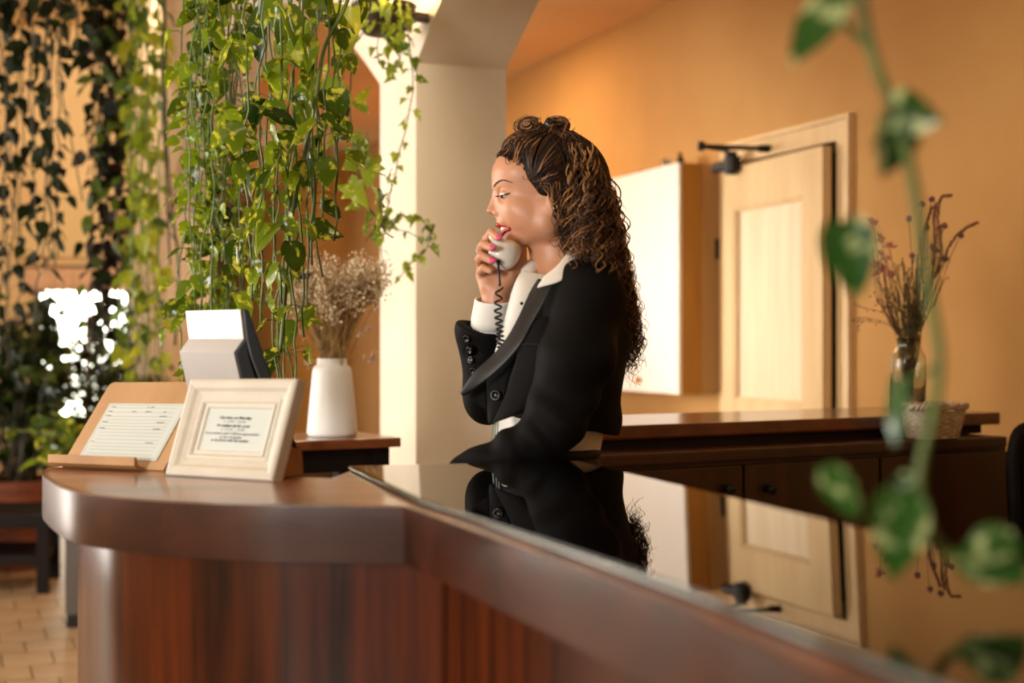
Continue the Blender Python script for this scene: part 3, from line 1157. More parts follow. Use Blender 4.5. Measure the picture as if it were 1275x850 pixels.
for (x, y) in ((350, 341), (357, 343), (364, 346), (370, 349), (376, 344), (361, 352), (383, 341)):
    tip = P(x, y, 4.16)
    mbs.tube(lerp_path([mouth, mouth.lerp(tip, .5), tip], 6), .001, 4)
    for j in range(40):
        mb.ball(tip + V((R2.gauss(0, .0065), R2.gauss(0, .008), R2.gauss(0, .005))), R2.uniform(.002, .004), 5, 3)
pu = mb.build('purple_sprig', M_purp, bq, smooth=True)
mbs.build('sprig_stem', M_dstem, pu, smooth=True)
# loose drooping sprigs
mb, mb2 = MB(), MB()
for pts in ([(432, 444), (448, 443), (461, 447), (466, 440)], [(430, 440), (443, 420), (460, 408)], [(400, 440), (386, 430), (374, 415), (360, 392)], [(396, 444), (384, 448), (386, 452)], [(400, 442), (380, 400), (366, 372)]):
    pth = lerp_path([P(x, y, 4.18) for x, y in pts], 10)
    mb.tube(pth, .001, 4)
    for v in pth[5:]:
        for j in range(5):
            mb2.ball(v + V((R2.gauss(0, .006), R2.gauss(0, .006), R2.gauss(0, .006))), R2.uniform(.0022, .0042), 5, 3)
sg = mb.build('loose_sprig', M_dstem, bq, smooth=True)
mb2.build('sprig_blossoms', M_dfl2, sg, smooth=True)['kind'] = 'stuff'

# dried wildflowers in the jar
M_gst = mat('olive_stem', (104, 92, 44), (74, 62, 30), scale=30, rough=.8)
M_brs = mat('brown_stem', (84, 50, 30), (64, 36, 22), scale=30, rough=.8)
M_pink = mat('dusty_pink_petal', (214, 146, 122), (176, 104, 86), scale=40, rough=.9)
M_mauve = mat('mauve_blossom', (150, 100, 92), (112, 66, 60), scale=40, rough=.9)
M_spike = mat('rust_spike', (156, 98, 70), (112, 62, 44), scale=40, rough=.9)
wf = thing('dried_wildflowers', 'dried pink and rust wildflowers standing in the glass jar', 'flowers', (jp.x, jp.y, jz + .1))


def jpt(x, y, dy=0.0):
    return P(x, y, jy + dy)


R3 = random.Random(11)
mouth = V((jp.x, jp.y, jz + .19))
mb = MB()
for i in range(80):
    a = R3.uniform(0, 2 * PI)
    tx = 1132 + R3.gauss(0, 19)
    ty_ = R3.uniform(315, 385)
    tip = jpt(tx, ty_, R3.gauss(0, .04))
    foot_ = V((jp.x + R3.uniform(-.016, .016), jp.y + R3.uniform(-.02, .02), jz + R3.uniform(.02, .08)))
    m1 = mouth + V((R3.uniform(-.028, .028), R3.uniform(-.028, .028), 0))
    pth = lerp_path([foot_, m1, m1.lerp(tip, .5), tip], 9)
    mb.tube(pth, .0011, 4)
    for v in pth[5:]:
        mb.ball(v + V((R3.gauss(0, .004), R3.gauss(0, .004), R3.gauss(0, .004))), .0022, 4, 3, (1, 1, 2.2))
tag(mb.build('stem_bundle', M_gst, wf, smooth=True), kind='stuff')


def flower_stem(pts, m=M_brs, r=.0013):
    pth = lerp_path([mouth] + [jpt(x, y) for x, y in pts], 12)
    return MB().tube(pth, r, 5).build('flower_stem', m, wf, smooth=True), pth


def petals(mb, c, r, n, ax):
    R = V((0, 0, 1)).rotation_difference(ax).to_matrix()
    for k in range(n):
        a = 2 * PI * k / n + .3
        d = V((math.cos(a), math.sin(a), .35))
        e = V((-math.sin(a), math.cos(a), 0))
        q_ = [V((0, 0, 0)), d * r * .55 + e * r * .32, d * r + V((0, 0, r * .1)), d * r * .55 - e * r * .32]
        mb.add([c + R @ v for v in q_], [(0, 1, 2, 3)])


for x, y, r in ((1086, 279, .022), (1097, 300, .02), (1107, 307, .02), (1085, 312, .016), (1091, 329, .02), (1100, 337, .022), (1088, 343, .018), (1109, 342, .016), (1104, 322, .014), (1096, 316, .014)):
    s_, pth = flower_stem([(1108 + (x - 1100) * .4, 390), (x + 4, y + 25), (x, y)], M_brs, .0011)
    mb = MB()
    for j in range(3):
        petals(mb, pth[-1] + V((R3.gauss(0, .004), R3.gauss(0, .004), R3.gauss(0, .004))), r * R3.uniform(.8, 1.1), 5, V((R3.gauss(0, .5), R3.gauss(0, .5) - .3, 1)))
    mb.build('flower_head', M_pink, s_, solid=.0008)
for pts in ([(1150, 370), (1162, 320), (1163, 270), (1165, 254)], [(1155, 370), (1166, 300), (1170, 250), (1184, 243)], [(1156, 380), (1180, 310), (1200, 286), (1217, 277)], [(1154, 360), (1170, 330), (1171, 281)], [(1150, 380), (1148, 300), (1160, 258)]):
    s_, pth = flower_stem(pts)
    mb = MB()
    sp_ = lerp_path(pth[5:], 40)
    for v in sp_:
        for j in range(5):
            d = V((R3.gauss(0, 1), R3.gauss(0, 1), R3.gauss(0, .6))).normalized()
            mb.ball(v + d * .0042, .0020, 4, 3, (1, 1, 1.6))
    mb.build('flower_spike', M_spike, s_, smooth=True)
for x, y in ((1176, 281), (1196, 293), (1177, 322), (1147, 254), (1153, 283), (1136, 318), (1165, 312), (1161, 307), (1132, 272), (1160, 248)):
    s_, pth = flower_stem([(1140 + (x - 1140) * .4, 380), (x - (x - 1140) * .25, y + 30), (x, y)], M_brs, .001)
    mb = MB()
    for j in range(22):
        d = V((R3.gauss(0, 1), R3.gauss(0, 1), R3.gauss(0, 1))).normalized()
        mb.ball(pth[-1] + d * .007, .0042, 5, 3)
    mb.build('flower_head', M_mauve, s_, smooth=True)
for pts in ([(1118, 410), (1098, 400), (1072, 395), (1060, 399)], [(1116, 408), (1100, 390), (1080, 384), (1064, 380)], [(1112, 405), (1096, 380), (1088, 365)], [(1113, 408), (1078, 400), (1066, 411)], [(1112, 400), (1100, 375), (1093, 372)]):
    s_, pth = flower_stem(pts, M_brs, .0008)
    mb = MB()
    for v in pth[6:]:
        mb.ball(v + V((R3.gauss(0, .006), R3.gauss(0, .006), R3.gauss(0, .006))), .0035, 5, 3)
    mb.build('seed_head', M_spike, s_, smooth=True)

# ------------------------------------------------------------------ left background furniture
# low dark table with a shelf
lt = thing('low_table', 'low dark wooden table with a lower shelf on the tiled floor', 'table', P(20, 740, 7.2))
A0 = P(60, 0, 7.2)
A0.z = 0
ax, ay = V((-1, 0.0, 0)), V((-.20, .98, 0))
tz = P(0, 640, 7.2).z
MB().obox(A0 + V((0, 0, tz - .07)), ax * 1.1, ay * .55, V((0, 0, .07))).build('table_top', M_dark, lt, bevel=.004)
MB().obox(A0 + ax * .02 + ay * .02 + V((0, 0, .145)), ax * 1.06, ay * .5, V((0, 0, .05))).build('shelf', M_dark, lt, bevel=.003)
for i in (0, 1):
    for j in (0, 1):
        MB().obox(A0 + ax * (i * 1.04) + ay * (j * .49), ax * .06, ay * .06, V((0, 0, tz - .07))).build('leg', M_dark, lt, bevel=.003)
# grey pedestal with black foot
g0 = V((P(78, 0, 6.35).x, 6.35, 0))
pd = thing('pedestal', 'grey square pedestal with a black foot behind the curved counter end', 'pedestal', g0)
MB().obox(g0 + V((.01, 0, .06)), V((.26, .04, 0)), V((-.04, .26, 0)), V((0, 0, .56))).build('column_body', M_greymetal, pd, bevel=.006)
MB().obox(g0 + V((.016, .004, .0)), V((.248, .04, 0)), V((-.04, .248, 0)), V((0, 0, .06))).build('foot', M_blackp, pd, bevel=.004)
# skirting step along the end of the lobby
struct(MB().obox((-6.6, 9.75, 0), (4.4, 0, 0), (0, .25, 0), (0, 0, .07)).build('trim_2', mat('stone_step', (206, 160, 110), rough=.7), bevel=.006))
# chair at the far right, mostly outside the picture
chp = P(1292, 0, 3.9)
chr_ = thing('wooden_chair', 'dark wooden chair with rounded back at the edge beside the sideboard', 'chair', (chp.x, chp.y, 0))
mb = MB()
rows = []
zt_ = P(0, 530, 3.9).z
bx0 = P(1262, 0, 3.9).x
pts = [V((bx0 + .02, 3.88, .44)), V((bx0 + .004, 3.90, .8)), V((bx0 + .01, 3.92, zt_ - .06)), V((bx0 + .06, 3.93, zt_ - .005)), V((bx0 + .22, 3.93, zt_ + .02)), V((bx0 + .38, 3.93, zt_ - .005)), V((bx0 + .43, 3.92, zt_ - .06)), V((bx0 + .436, 3.9, .8)), V((bx0 + .42, 3.88, .44))]
MB().tube(lerp_path(pts, 40), .02, 8).build('back_frame', M_dark, chr_, smooth=True)
MB().obox((bx0 + .03, 3.895, .55), (.38, 0, 0), (0, .02, 0), (0, .03, zt_ - .57)).build('backrest', M_dark, chr_, bevel=.004)
MB().obox((bx0 + .0, 3.45, .42), (.44, 0, 0), (0, .45, 0), (0, 0, .04)).build('seat', M_dark, chr_, bevel=.008)
for dx in (.02, .42):
    for y in (3.47, 3.88):
        MB().tube([(bx0 + dx, y, 0), (bx0 + dx, y, .43)], .02, 8).build('leg', M_dark, chr_, smooth=True)
# dark door and socket on the far orange wall, seen through the arch
pA, pB = on_wall(11.95), on_wall(12.5)
d2 = struct(thing('door_2', None, None, (pA + pB) / 2))
MB().obox(pA + V((0, 0, .0)) - PP * .03, pB - pA, PP * .028, V((0, 0, 2.05))).build('door_leaf', mat('dark_door', (92, 50, 24), rough=.5), d2, bevel=.004)
MB().obox(pA + V((0, 0, .0)) - PP * .04 - DD * .07, DD * .07, PP * .038, V((0, 0, 2.12))).build('door_frame', M_door, d2, bevel=.003)

# ------------------------------------------------------------------ plants


def leaf_mesh(name, m, kind='heart', nL=7, fold=.35, curl=.5, seed=0):
    """leaf of unit length: stalk at the origin, blade along +X, upper side +Z"""
    r = random.Random(seed)
    verts, faces = [], []
    rows = []
    if kind == 'heart':
        prof = [(0.0, .04), (-.03, .16), (.05, .275), (.20, .36), (.40, .365), (.60, .30), (.78, .19), (.92, .07), (1.0, .0)]
    elif kind == 'lance':
        prof = [(0.0, .02), (.12, .09), (.3, .14), (.5, .15), (.7, .11), (.88, .05), (1.0, 0)]
    elif kind == 'oval':
        prof = [(0.0, .03), (.08, .17), (.25, .26), (.45, .29), (.65, .25), (.82, .16), (.94, .06), (1, 0)]
    else:  # ivy
        prof = [(0.0, .04), (-.08, .30), (.10, .36), (.22, .30), (.34, .50), (.46, .28), (.62, .22), (.80, .12), (1.0, 0)]
    tw = r.uniform(-.25, .25)

    def place(x, y):
        a = fold + .25 * math.sin(x * 2.2 + seed)
        zz = abs(y) * math.tan(a) - curl * .5 * x * x + .03 * math.sin(9 * x + 5 * y + seed)
        yy = y * math.cos(a * .6)
        zz += tw * y * x
        return (x, yy, zz)
    for k, (x, wd) in enumerate(prof):
        xm = max(x, 0.0) if k < 2 else x
        row = [place(x, wd), place((x + xm) / 2, wd * .5), place(xm, 0), place((x + xm) / 2, -wd * .5), place(x, -wd)]
        rows.append(row)
    v = [p for row in rows for p in row]
    for i in range(len(rows) - 1):
        for j in range(4):
            faces.append((i * 5 + j, i * 5 + j + 1, (i + 1) * 5 + j + 1, (i + 1) * 5 + j))
    me = bpy.data.meshes.new(name)
    me.from_pydata(v, [], faces)
    bm = bmesh.new()
    bm.from_mesh(me)
    bmesh.ops.remove_doubles(bm, verts=bm.verts, dist=1e-4)
    for f in bm.faces:
        f.smooth = True
    bm.to_mesh(me)
    bm.free()
    me.materials.append(m)
    return me


def variants(m, kind, n=4, **k):
    return [leaf_mesh('leaf', m, kind, fold=.15 + .12 * i, curl=.15 + .22 * i, seed=i * 3 + 1, **k) for i in range(n)]


LV = {'pothos': variants(L_bright, 'heart'), 'yellow': variants(L_yellow, 'heart'), 'dark': variants(L_shade, 'heart'), 'burg': variants(L_burg, 'heart'),
      'ivy': variants(L_ivy, 'ivy'), 'bush': variants(L_shrub, 'oval'), 'mid': variants(L_mid, 'oval'), 'fore': variants(L_fore, 'heart'), 'lance': variants(L_shrub, 'lance')}


def leaf_matrix(pos, tipdir, size, roll, r):
    x = V(tipdir).normalized()
    side = x.cross(V((0, 0, 1)))
    if side.length < .05:
        side = V((math.cos(roll * 7), math.sin(roll * 7), 0))
    side.normalize()
    z_ = side.cross(x).normalized()
    y = z_.cross(x)
    R = rot_axes(x, y, z_) @ Matrix.Rotation(roll, 3, 'X')
    return Matrix.Translation(pos) @ R.to_4x4() @ Matrix.Diagonal((size, size, size, 1))


class Plant:
    """one plant: stems as parts, leaves as parts (at most 300, the rest one stuff part)"""

    def __init__(s, name, label, cat, loc, group=None, seed=1):
        s.o = thing(name, label, cat, loc, None, group)
        s.r = random.Random(seed)
        s.leaves = []
        s.n = 0

    def stem(s, path, r, m, name='stem'):
        MB().tube(path, r, 5).build(name, m, s.o, smooth=True)

    def leaf(s, kinds, pos, tipdir, size, roll=None, stalk=None):
        me = s.r.choice(LV[s.r.choice(kinds)])
        roll = s.r.gauss(0, .75) if roll is None else roll
        s.leaves.append((me, leaf_matrix(V(pos), tipdir, size, roll, s.r), stalk))

    def done(s, stalk_mat, rs=.0011):
        s.leaves.sort(key=lambda l: l[1].translation.y / max(l[1].median_scale, 1e-6))
        mb = MB()
        rest = {}
        for i, (me, M, st) in enumerate(s.leaves):
            if st is not None:
                a, b = V(st), M.translation
                mb.tube(lerp_path([a, a.lerp(b, .5) + V((0, 0, .006)), b], 4), rs, 3, False)
            if i < 298:
                inst(me, 'leaf', M, s.o)
            else:
                k = me.materials[0]
                q_ = rest.setdefault(k.name, (k, MB()))[1]
                q_.add([M @ v.co for v in me.vertices], [list(p.vertices) for p in me.polygons])
        if mb.v:
            mb.build('leaf_stalks', stalk_mat, s.o, smooth=True)['kind'] = 'stuff'
        for k, q_ in rest.values():
            q_.build('small_leaves', k, s.o, smooth=True)['kind'] = 'stuff'

    def vine(s, pts, kinds, size, gap, r0, m, n=None, spread=.8, droop=.9, petiole=.03, start=0.0, jit=.012, outward=None):
        """hanging vine along pts (world), leaves alternating"""
        L = sum((V(b) - V(a)).length for a, b in zip(pts, pts[1:]))
        N = max(6, int(L / .05))
        path = lerp_path(pts, N)
        path = [p + V((s.r.gauss(0, jit * .4), s.r.gauss(0, jit * .4), 0)) for p in path]
        s.stem(path, r0, m)
        d = start
        az = s.r.uniform(0, 2 * PI)
        while d < L:
            t = d / L * (len(path) - 1)
            k = min(int(t), len(path) - 2)
            p = path[k].lerp(path[k + 1], t - k)
            az += PI * .75 + s.r.gauss(0, .6)
            a = az
            if outward is not None and s.r.random() < .6:
                a = outward + s.r.gauss(0, .7)
            h = V((math.cos(a), math.sin(a), 0))
            sz = size * s.r.uniform(.65, 1.2) * (1 - .25 * d / L)
            pet = petiole * s.r.uniform(.5, 1.4)
            base_ = p + h * pet + V((0, 0, pet * s.r.uniform(-.1, .5)))
            tip = h * spread * s.r.uniform(.4, 1.5) + V((0, 0, -droop * s.r.uniform(.15, 1.3)))
            s.leaf(kinds, base_, tip, sz, None, p)
            d += gap * s.r.uniform(.6, 1.4)
        return path


def hang(px, py, Y, py_top=-60, sway=8, r=None):
    """hanging path from above the frame down to pixel (px, py) at depth Y"""
    r = r or random
    n = 5
    return [P(px + r.uniform(-sway, sway) * (k > 0), py_top + (py - py_top) * k / n, Y + r.uniform(-.02, .02)) for k in range(n + 1)]


def trough(name, label, x0, x1, Y, y_px, depth=.3):
    """planter box hanging from the lobby ceiling, above the picture"""
    a, b = P(x0, y_px, Y), P(x1, y_px, Y)
    t = thing(name, label, 'planter', (a + b) / 2)
    MB().obox(a + V((-.05, -depth / 2, 0)), (b.x - a.x + .1, 0, 0), (0, depth, 0), (0, 0, .22)).build('planter_box', M_dark, t, bevel=.006)
    MB().obox(a + V((-.03, -depth / 2 + .02, .205)), (b.x - a.x + .06, 0, 0), (0, depth - .04, 0), (0, 0, .02)).build('soil', M_soil, t)
    for x in (a.x, b.x):
        MB().tube([(x, Y, a.z + .2), (x, Y, 4.16)], .006, 6).build('chain', M_iron, t, smooth=True)
    return t


TROUGH_Y = -90
trough('hanging_planter', 'dark box planter hanging above the tan lobby wall, source of the left pothos curtain', 225, 305, 3.7, TROUGH_Y)
trough('hanging_planter', 'dark box planter hanging beside the white pillar, source of the long pothos vines', 312, 446, 3.4, TROUGH_Y)
trough('hanging_planter', 'dark box planter hanging before the far window, source of the yellow-green vines', 118, 205, 6.2, TROUGH_Y)
trough('hanging_planter', 'dark box planter hanging at the far left, source of the shaded vines', -66, 62, 6.0, TROUGH_Y)

# left dense pothos curtain
rp = random.Random(21)
pl = Plant('hanging_pothos', 'dense bushy curtain of hanging pothos between the tan wall and the longer vines', 'plant', P(265, TROUGH_Y, 3.7), seed=5)
for i in range(20):
    px = 230 + 70 * (i + .5) / 20 + rp.uniform(-4, 4)
    bottom = rp.choice([300, 380, 430, 470, 500, 480]) if i % 3 else 490
    pl.vine(hang(px, bottom, 3.7 + rp.uniform(-.14, .14), TROUGH_Y, 6, rp), ['pothos'], .060, .052, .0022, M_stem, spread=.8, droop=.8, petiole=.026)
pl.leaf(['pothos'], P(236, 156, 3.65), (-1, -.1, -.1), .066, .3, P(244, 150, 3.65))
for (x, y) in ((226, 370), (222, 395), (214, 376), (230, 352)):
    pl.leaf(['pothos'], P(x + 8, y, 3.68), (-.6, -.3, -.7), .06, None, P(x + 18, y - 6, 3.68))
pl.done(M_stem)

# longer vines with large leaves
pl = Plant('hanging_pothos', 'long trailing pothos vines with large glossy leaves hanging behind the silver screen', 'plant', P(380, TROUGH_Y, 3.4), seed=9)
spec = [(309, 450), (318, 330), (326, 410), (334, 250), (340, 520), (348, 545), (353, 500), (358, 540), (363, 510), (372, 420), (379, 400), (386, 330), (392, 290), (399, 300), (406, 260), (413, 300), (421, 240)]
for px, bottom in spec:
    pl.vine(hang(px, bottom, 3.4 + rp.uniform(-.15, .15), TROUGH_Y, 7, rp), ['pothos'], .078, .098, .0026, M_stem, spread=.65, droop=1.0, petiole=.04)
# thick climbing stem that sweeps down to the left
pth = lerp_path([P(452, -60, 3.3), P(430, 8, 3.3), P(404, 60, 3.3), P(392, 130, 3.3), P(378, 200, 3.3), P(362, 280, 3.28), P(356, 360, 3.28), P(349, 440, 3.28)], 40)
pl.stem(pth, .0048, M_stem)
pl.stem(lerp_path([P(386, 185, 3.3), P(392, 215, 3.28), P(390, 260, 3.28), P(385, 300, 3.3)], 14), .0028, M_stem)
pl.stem(lerp_path([P(390, 120, 3.36), P(388, 220, 3.35), P(392, 290, 3.35), P(399, 330, 3.35), P(402, 345, 3.35)], 20), .0026, M_stem)
for (x, y, dx, dz, sz, ro) in ((288, 150, .2, -.9, .085, .2), (325, 142, .9, -.35, .10, .5), (322, 197, -.8, -.5, .105, .4), (349, 180, .4, -.9, .085, -.4), (395, 155, -.7, -.6, .09, .4),
                               (400, 150, .8, -.5, .095, -.3), (380, 200, .1, -1, .075, .7), (342, 210, -.4, -.8, .10, .2), (330, 275, -.5, -.85, .09, .3), (352, 285, -.8, -.6, .105, -.2),
                               (362, 300, .3, -1, .085, .3), (345, 325, -.4, -.9, .07, 0), (340, 345, -.3, -.9, .075, .4), (330, 265, -.6, -.8, .08, .5), (293, 365, .5, -.9, .08, .2),
                               (375, 45, .3, -.8, .085, .2), (352, 10, .4, -.8, .09, .4), (300, 50, .2, -.9, .08, 0), (330, 90, .6, -.6, .07, .2), (395, 90, -.4, -.9, .08, .2), (388, 25, -.2, -.9, .08, .5),
                               (405, 195, .1, -1, .07, .3), (420, 110, .1, -1, .075, .2), (336, 125, .6, -.7, .07, .6), (368, 128, .5, -.8, .07, .2), (298, 300, -.1, -1, .07, 0)):
    pl.leaf(['pothos'], P(x, y, 3.22 + rp.uniform(-.05, .05)), (dx, -.25, dz), sz, ro, P(x + rp.uniform(-10, 10), y - 14, 3.3))
pl.done(M_stem)

# bigger lobed vine just before the pillar
pl = Plant('trailing_vine', 'trailing yellow-green vine with large pointed leaves before the orange room', 'plant', P(440, -20, 3.9), seed=13)
pthA = pl.vine([P(447, -70, 3.9), P(443, 0, 3.9), P(438, 80, 3.9), P(437, 150, 3.9), P(442, 205, 3.9), P(450, 240, 3.9), P(462, 265, 3.9), P(478, 285, 3.9), P(492, 296, 3.9)], [ 'ivy'], .068, .085, .0022, M_stemd, petiole=.03, outward=PI * 1.3)
pthB = pl.vine([P(416, -70, 3.85), P(424, 40, 3.85), P(428, 110, 3.85), P(420, 150, 3.85), P(416, 200, 3.85)], ['yellow'], .075, .13, .002, M_stem, petiole=.03)
pl.stem(lerp_path([P(436, 165, 3.9), P(447, 195, 3.9), P(462, 210, 3.9), P(480, 219, 3.95)], 12), .0018, M_stem)
for (x, y, dx, dz, sz, k) in ((408, 8, .5, -.5, .085, 'yellow'), (437, 8, .1, -1, .085, 'yellow'), (448, 48, -.6, -.6, .07, 'yellow'), (403, 100, .9, -.7, .095, 'yellow'), (428, 140, -.5, -.9, .08, 'ivy'), (425, 168, -.6, -.6, .075, 'ivy'),
                              (455, 172, .1, -1, .075, 'pothos'), (462, 195, -.1, -1, .08, 'ivy'), (432, 228, .5, -.5, .08, 'ivy'), (485, 218, .2, -1, .078, 'pothos'), (452, 130, .3, .9, .05, 'yellow'), (440, 182, .5, -.8, .07, 'ivy'), (470, 240, .2, -.9, .075, 'ivy'), (474, 262, -.3, -.9, .06, 'ivy')):
    pl.leaf([k], P(x, y, 3.82), (dx, -.3, dz), sz * 1.1, None, P(x + 4, y - 8, 3.88))
pl.done(M_stem)

# ivy in the wall bowl
by = 4.62
bc = P(478, 0, by)
bz = P(0, 12, by).z
bowl = thing('wall_bowl', 'dark metal half bowl fixed to the top of the white pillar', 'wall lamp', (bc.x, bc.y, bz))
R0 = .115
prof = [(.028, -.085), (.062, -.08), (.086, -.052), (.098, -.01), (.108, .012), (.102, .012), (.092, -.01), (.08, -.045), (.05, -.07), (.02, -.072)]
MB().lathe(prof, (bc.x, bc.y, bz), 36).build('bowl_shell', M_bowl, bowl, smooth=True, auto=.8)
MB().obox(V((bc.x, bc.y, bz - .03)) + V((.06, .0, 0)), (.11, .06, 0), (-.01, .025, 0), (0, 0, .03)).build('bracket', M_bowl, bowl, bevel=.003)
m_b, nt_, b_ = new_mat('lamp_bulb')
b_.inputs['Emission Color'].default_value = (1, .72, .42, 1)
b_.inputs['Emission Strength'].default_value = 18
for dx in (-.04, .03):
    bb = MB().ball((bc.x + dx, bc.y - .02, bz + .008), .02, 12, 8).build('bulb', m_b, bowl, smooth=True)
point('bowl_light', (bc.x - .02, bc.y - .05, bz + .07), 5.0, (1.0, .66, .36), .03)
iv = Plant('ivy', 'small leaved ivy trailing from the dark wall bowl down the white pillar', 'plant', (bc.x, bc.y, bz), seed=17)
iy = 4.42
iv.vine([P(500, 8, iy), P(508, 40, iy), P(512, 75, iy), P(514, 115, iy), P(507, 150, iy), P(497, 195, iy), P(488, 230, iy), P(482, 262, iy), P(474, 285, iy)], ['ivy'], .042, .032, .0019, M_stemd, petiole=.014, jit=.004)
for pts in ([(478, 6), (474, 30), (470, 60), (472, 80)], [(490, 5), (488, 40), (482, 70), (488, 92)], [(505, 10), (500, 55), (496, 85)], [(470, 6), (458, 25), (450, 45)], [(486, 40), (494, 60), (499, 80)]):
    iv.vine([P(x, y, iy + .05) for x, y in pts], ['ivy'], .060, .026, .0016, M_stemd, petiole=.02, jit=.004)
iv.vine([P(474, 285, iy), P(490, 270, iy), P(512, 268, iy), P(530, 274, iy), P(539, 288, iy), P(536, 304, iy), P(524, 318, iy), P(508, 330, iy), P(498, 346, iy)], ['ivy'], .045, .019, .0015, M_stemd, petiole=.012, jit=.004)
iv.vine([P(484, 283, iy), P(505, 288, iy), P(520, 295, iy), P(530, 300, iy)], ['ivy'], .03, .04, .0015, M_stemd, petiole=.012, jit=.003)
iv.vine([P(482, 262, iy), P(478, 290, iy), P(474, 315, iy), P(480, 340, iy)], ['ivy'], .04, .04, .0015, M_stemd, petiole=.014, jit=.003)
iv.vine([P(480, 270, iy), P(466, 285, iy), P(456, 300, iy)], ['ivy'], .050, .022, .0015, M_stemd, petiole=.014, jit=.003)
iv.done(M_stemd, .0008)

# middle background: yellow-green vine and the burgundy one beside it
pl = Plant('hanging_vine', 'yellow-green hanging vine before the far tan wall', 'plant', P(180, TROUGH_Y, 6.1), seed=23)
for i in range(10):
    px = 158 + 44 * (i + .5) / 10 + rp.uniform(-3, 3)
    pl.vine(hang(px, rp.choice([300, 420, 470, 480, 500]), 6.1 + rp.uniform(-.15, .15), TROUGH_Y, 4, rp), ['yellow', 'mid', 'yellow'], .092, .08, .003, M_stem, petiole=.03)
pl.stem(lerp_path([P(204, -90, 6), P(206, 60, 6), P(207, 160, 6), P(213, 250, 6), P(222, 330, 6), P(218, 430, 6)], 30), .006, M_stemd)
pl.stem(lerp_path([P(208, -90, 6), P(203, 60, 6), P(204, 160, 6), P(208, 250, 6), P(212, 330, 6)], 30), .005, M_stemd)
pl.done(M_stem)
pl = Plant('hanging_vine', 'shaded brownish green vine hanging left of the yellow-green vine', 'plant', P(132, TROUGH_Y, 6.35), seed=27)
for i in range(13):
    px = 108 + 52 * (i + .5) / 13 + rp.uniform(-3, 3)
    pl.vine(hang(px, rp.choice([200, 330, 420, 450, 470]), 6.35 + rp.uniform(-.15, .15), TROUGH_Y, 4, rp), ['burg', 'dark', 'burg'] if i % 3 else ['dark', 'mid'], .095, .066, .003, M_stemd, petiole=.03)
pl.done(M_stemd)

# far left dark curtain
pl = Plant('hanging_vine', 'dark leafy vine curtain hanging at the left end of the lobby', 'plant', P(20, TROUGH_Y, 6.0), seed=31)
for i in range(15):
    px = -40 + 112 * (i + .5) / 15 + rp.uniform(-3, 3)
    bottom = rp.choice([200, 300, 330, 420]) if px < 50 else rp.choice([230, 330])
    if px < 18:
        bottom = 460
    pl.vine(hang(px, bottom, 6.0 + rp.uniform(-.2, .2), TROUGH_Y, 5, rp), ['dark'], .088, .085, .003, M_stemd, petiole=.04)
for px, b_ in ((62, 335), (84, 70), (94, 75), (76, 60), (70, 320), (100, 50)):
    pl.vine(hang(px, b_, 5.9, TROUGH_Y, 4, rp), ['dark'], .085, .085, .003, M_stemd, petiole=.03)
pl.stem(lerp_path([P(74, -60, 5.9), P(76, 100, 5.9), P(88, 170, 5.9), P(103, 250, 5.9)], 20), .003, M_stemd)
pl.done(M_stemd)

# potted bushes on the floor
def bush(name, label, px, Y, potr, poth, cloud, n, kinds, size, seed):
    r = random.Random(seed)
    c = P(px, 0, Y)
    b = Plant(name, label, 'plant', (c.x, c.y, 0), seed=seed)
    MB().lathe([(potr * .7, 0), (potr * .76, .01), (potr, poth - .05), (potr * 1.06, poth - .05), (potr * 1.06, poth), (potr * .95, poth), (potr * .92, poth - .06)], (c.x, c.y, .001), 32).build('plant_pot', M_terra, b.o, smooth=True, auto=.6)
    MB().lathe([(.02, 0), (potr * .85, 0.01), (potr * .85, .03), (.02, .04)], (c.x, c.y, poth - .058), 20).build('soil', M_soil, b.o)
    for i in range(n):
        # branch ends inside the cloud of (px, py, radius px)
        cx, cy, cr = r.choice(cloud)
        a, rad = r.uniform(0, 2 * PI), math.sqrt(r.random())
        end = P(cx + cr * rad * math.cos(a), cy + cr * rad * math.sin(a), Y + r.gauss(0, .16))
        root_ = V((c.x + r.gauss(0, potr * .3), c.y + r.gauss(0, potr * .3), poth - .03))
        mid = root_.lerp(end, .55) + V((r.gauss(0, .03), r.gauss(0, .03), .10))
        path = lerp_path([root_, mid, end], 9)
        b.stem(path, [.006, .006, .005, .005, .004, .004, .003, .003, .002], M_stemd)
        for k in range(3, 9):
            for q_ in range(2):
                a = r.uniform(0, 2 * PI)
                d = V((math.cos(a), math.sin(a), r.uniform(-.9, .4)))
                b.leaf(kinds, path[k] + d * .01, d, size * r.uniform(.7, 1.25), None, None)
    b.done(M_stemd)
    return b


bush('potted_shrub', 'big dark green shrub in a terracotta pot behind the low table', 20, 8.1, .26, .50, [(0, 400, 50), (30, 450, 50), (20, 520, 60), (60, 540, 50), (45, 390, 35), (80, 500, 40), (-20, 470, 50), (60, 420, 40), (50, 480, 40)], 74, ['bush', 'lance', 'dark'], .095, 41)
bush('potted_shrub', 'dark shrub before the bright far window, behind the document stand', 150, 9.25, .2, .46, [(150, 450, 45), (185, 470, 30), (130, 520, 45), (170, 530, 40), (105, 450, 40), (150, 400, 30), (90, 430, 40), (120, 480, 50), (75, 470, 30), (90, 420, 40), (120, 440, 45), (150, 430, 35)], 92, ['bush', 'mid', 'lance'], .066, 43)
b3 = Plant('leafy_plant', 'fresh green leafy plant on the grey pedestal beside the document stand', 'plant', P(80, 640, 6.5), seed=47)
g1 = V((g0.x + .13, g0.y + .13, .621))
MB().lathe([(.06, 0), (.085, .11), (.09, .11), (.09, .125), (.08, .125), (.075, .1), (.02, .09)], g1, 24).build('pot', M_terra, b3.o, smooth=True, auto=.6)
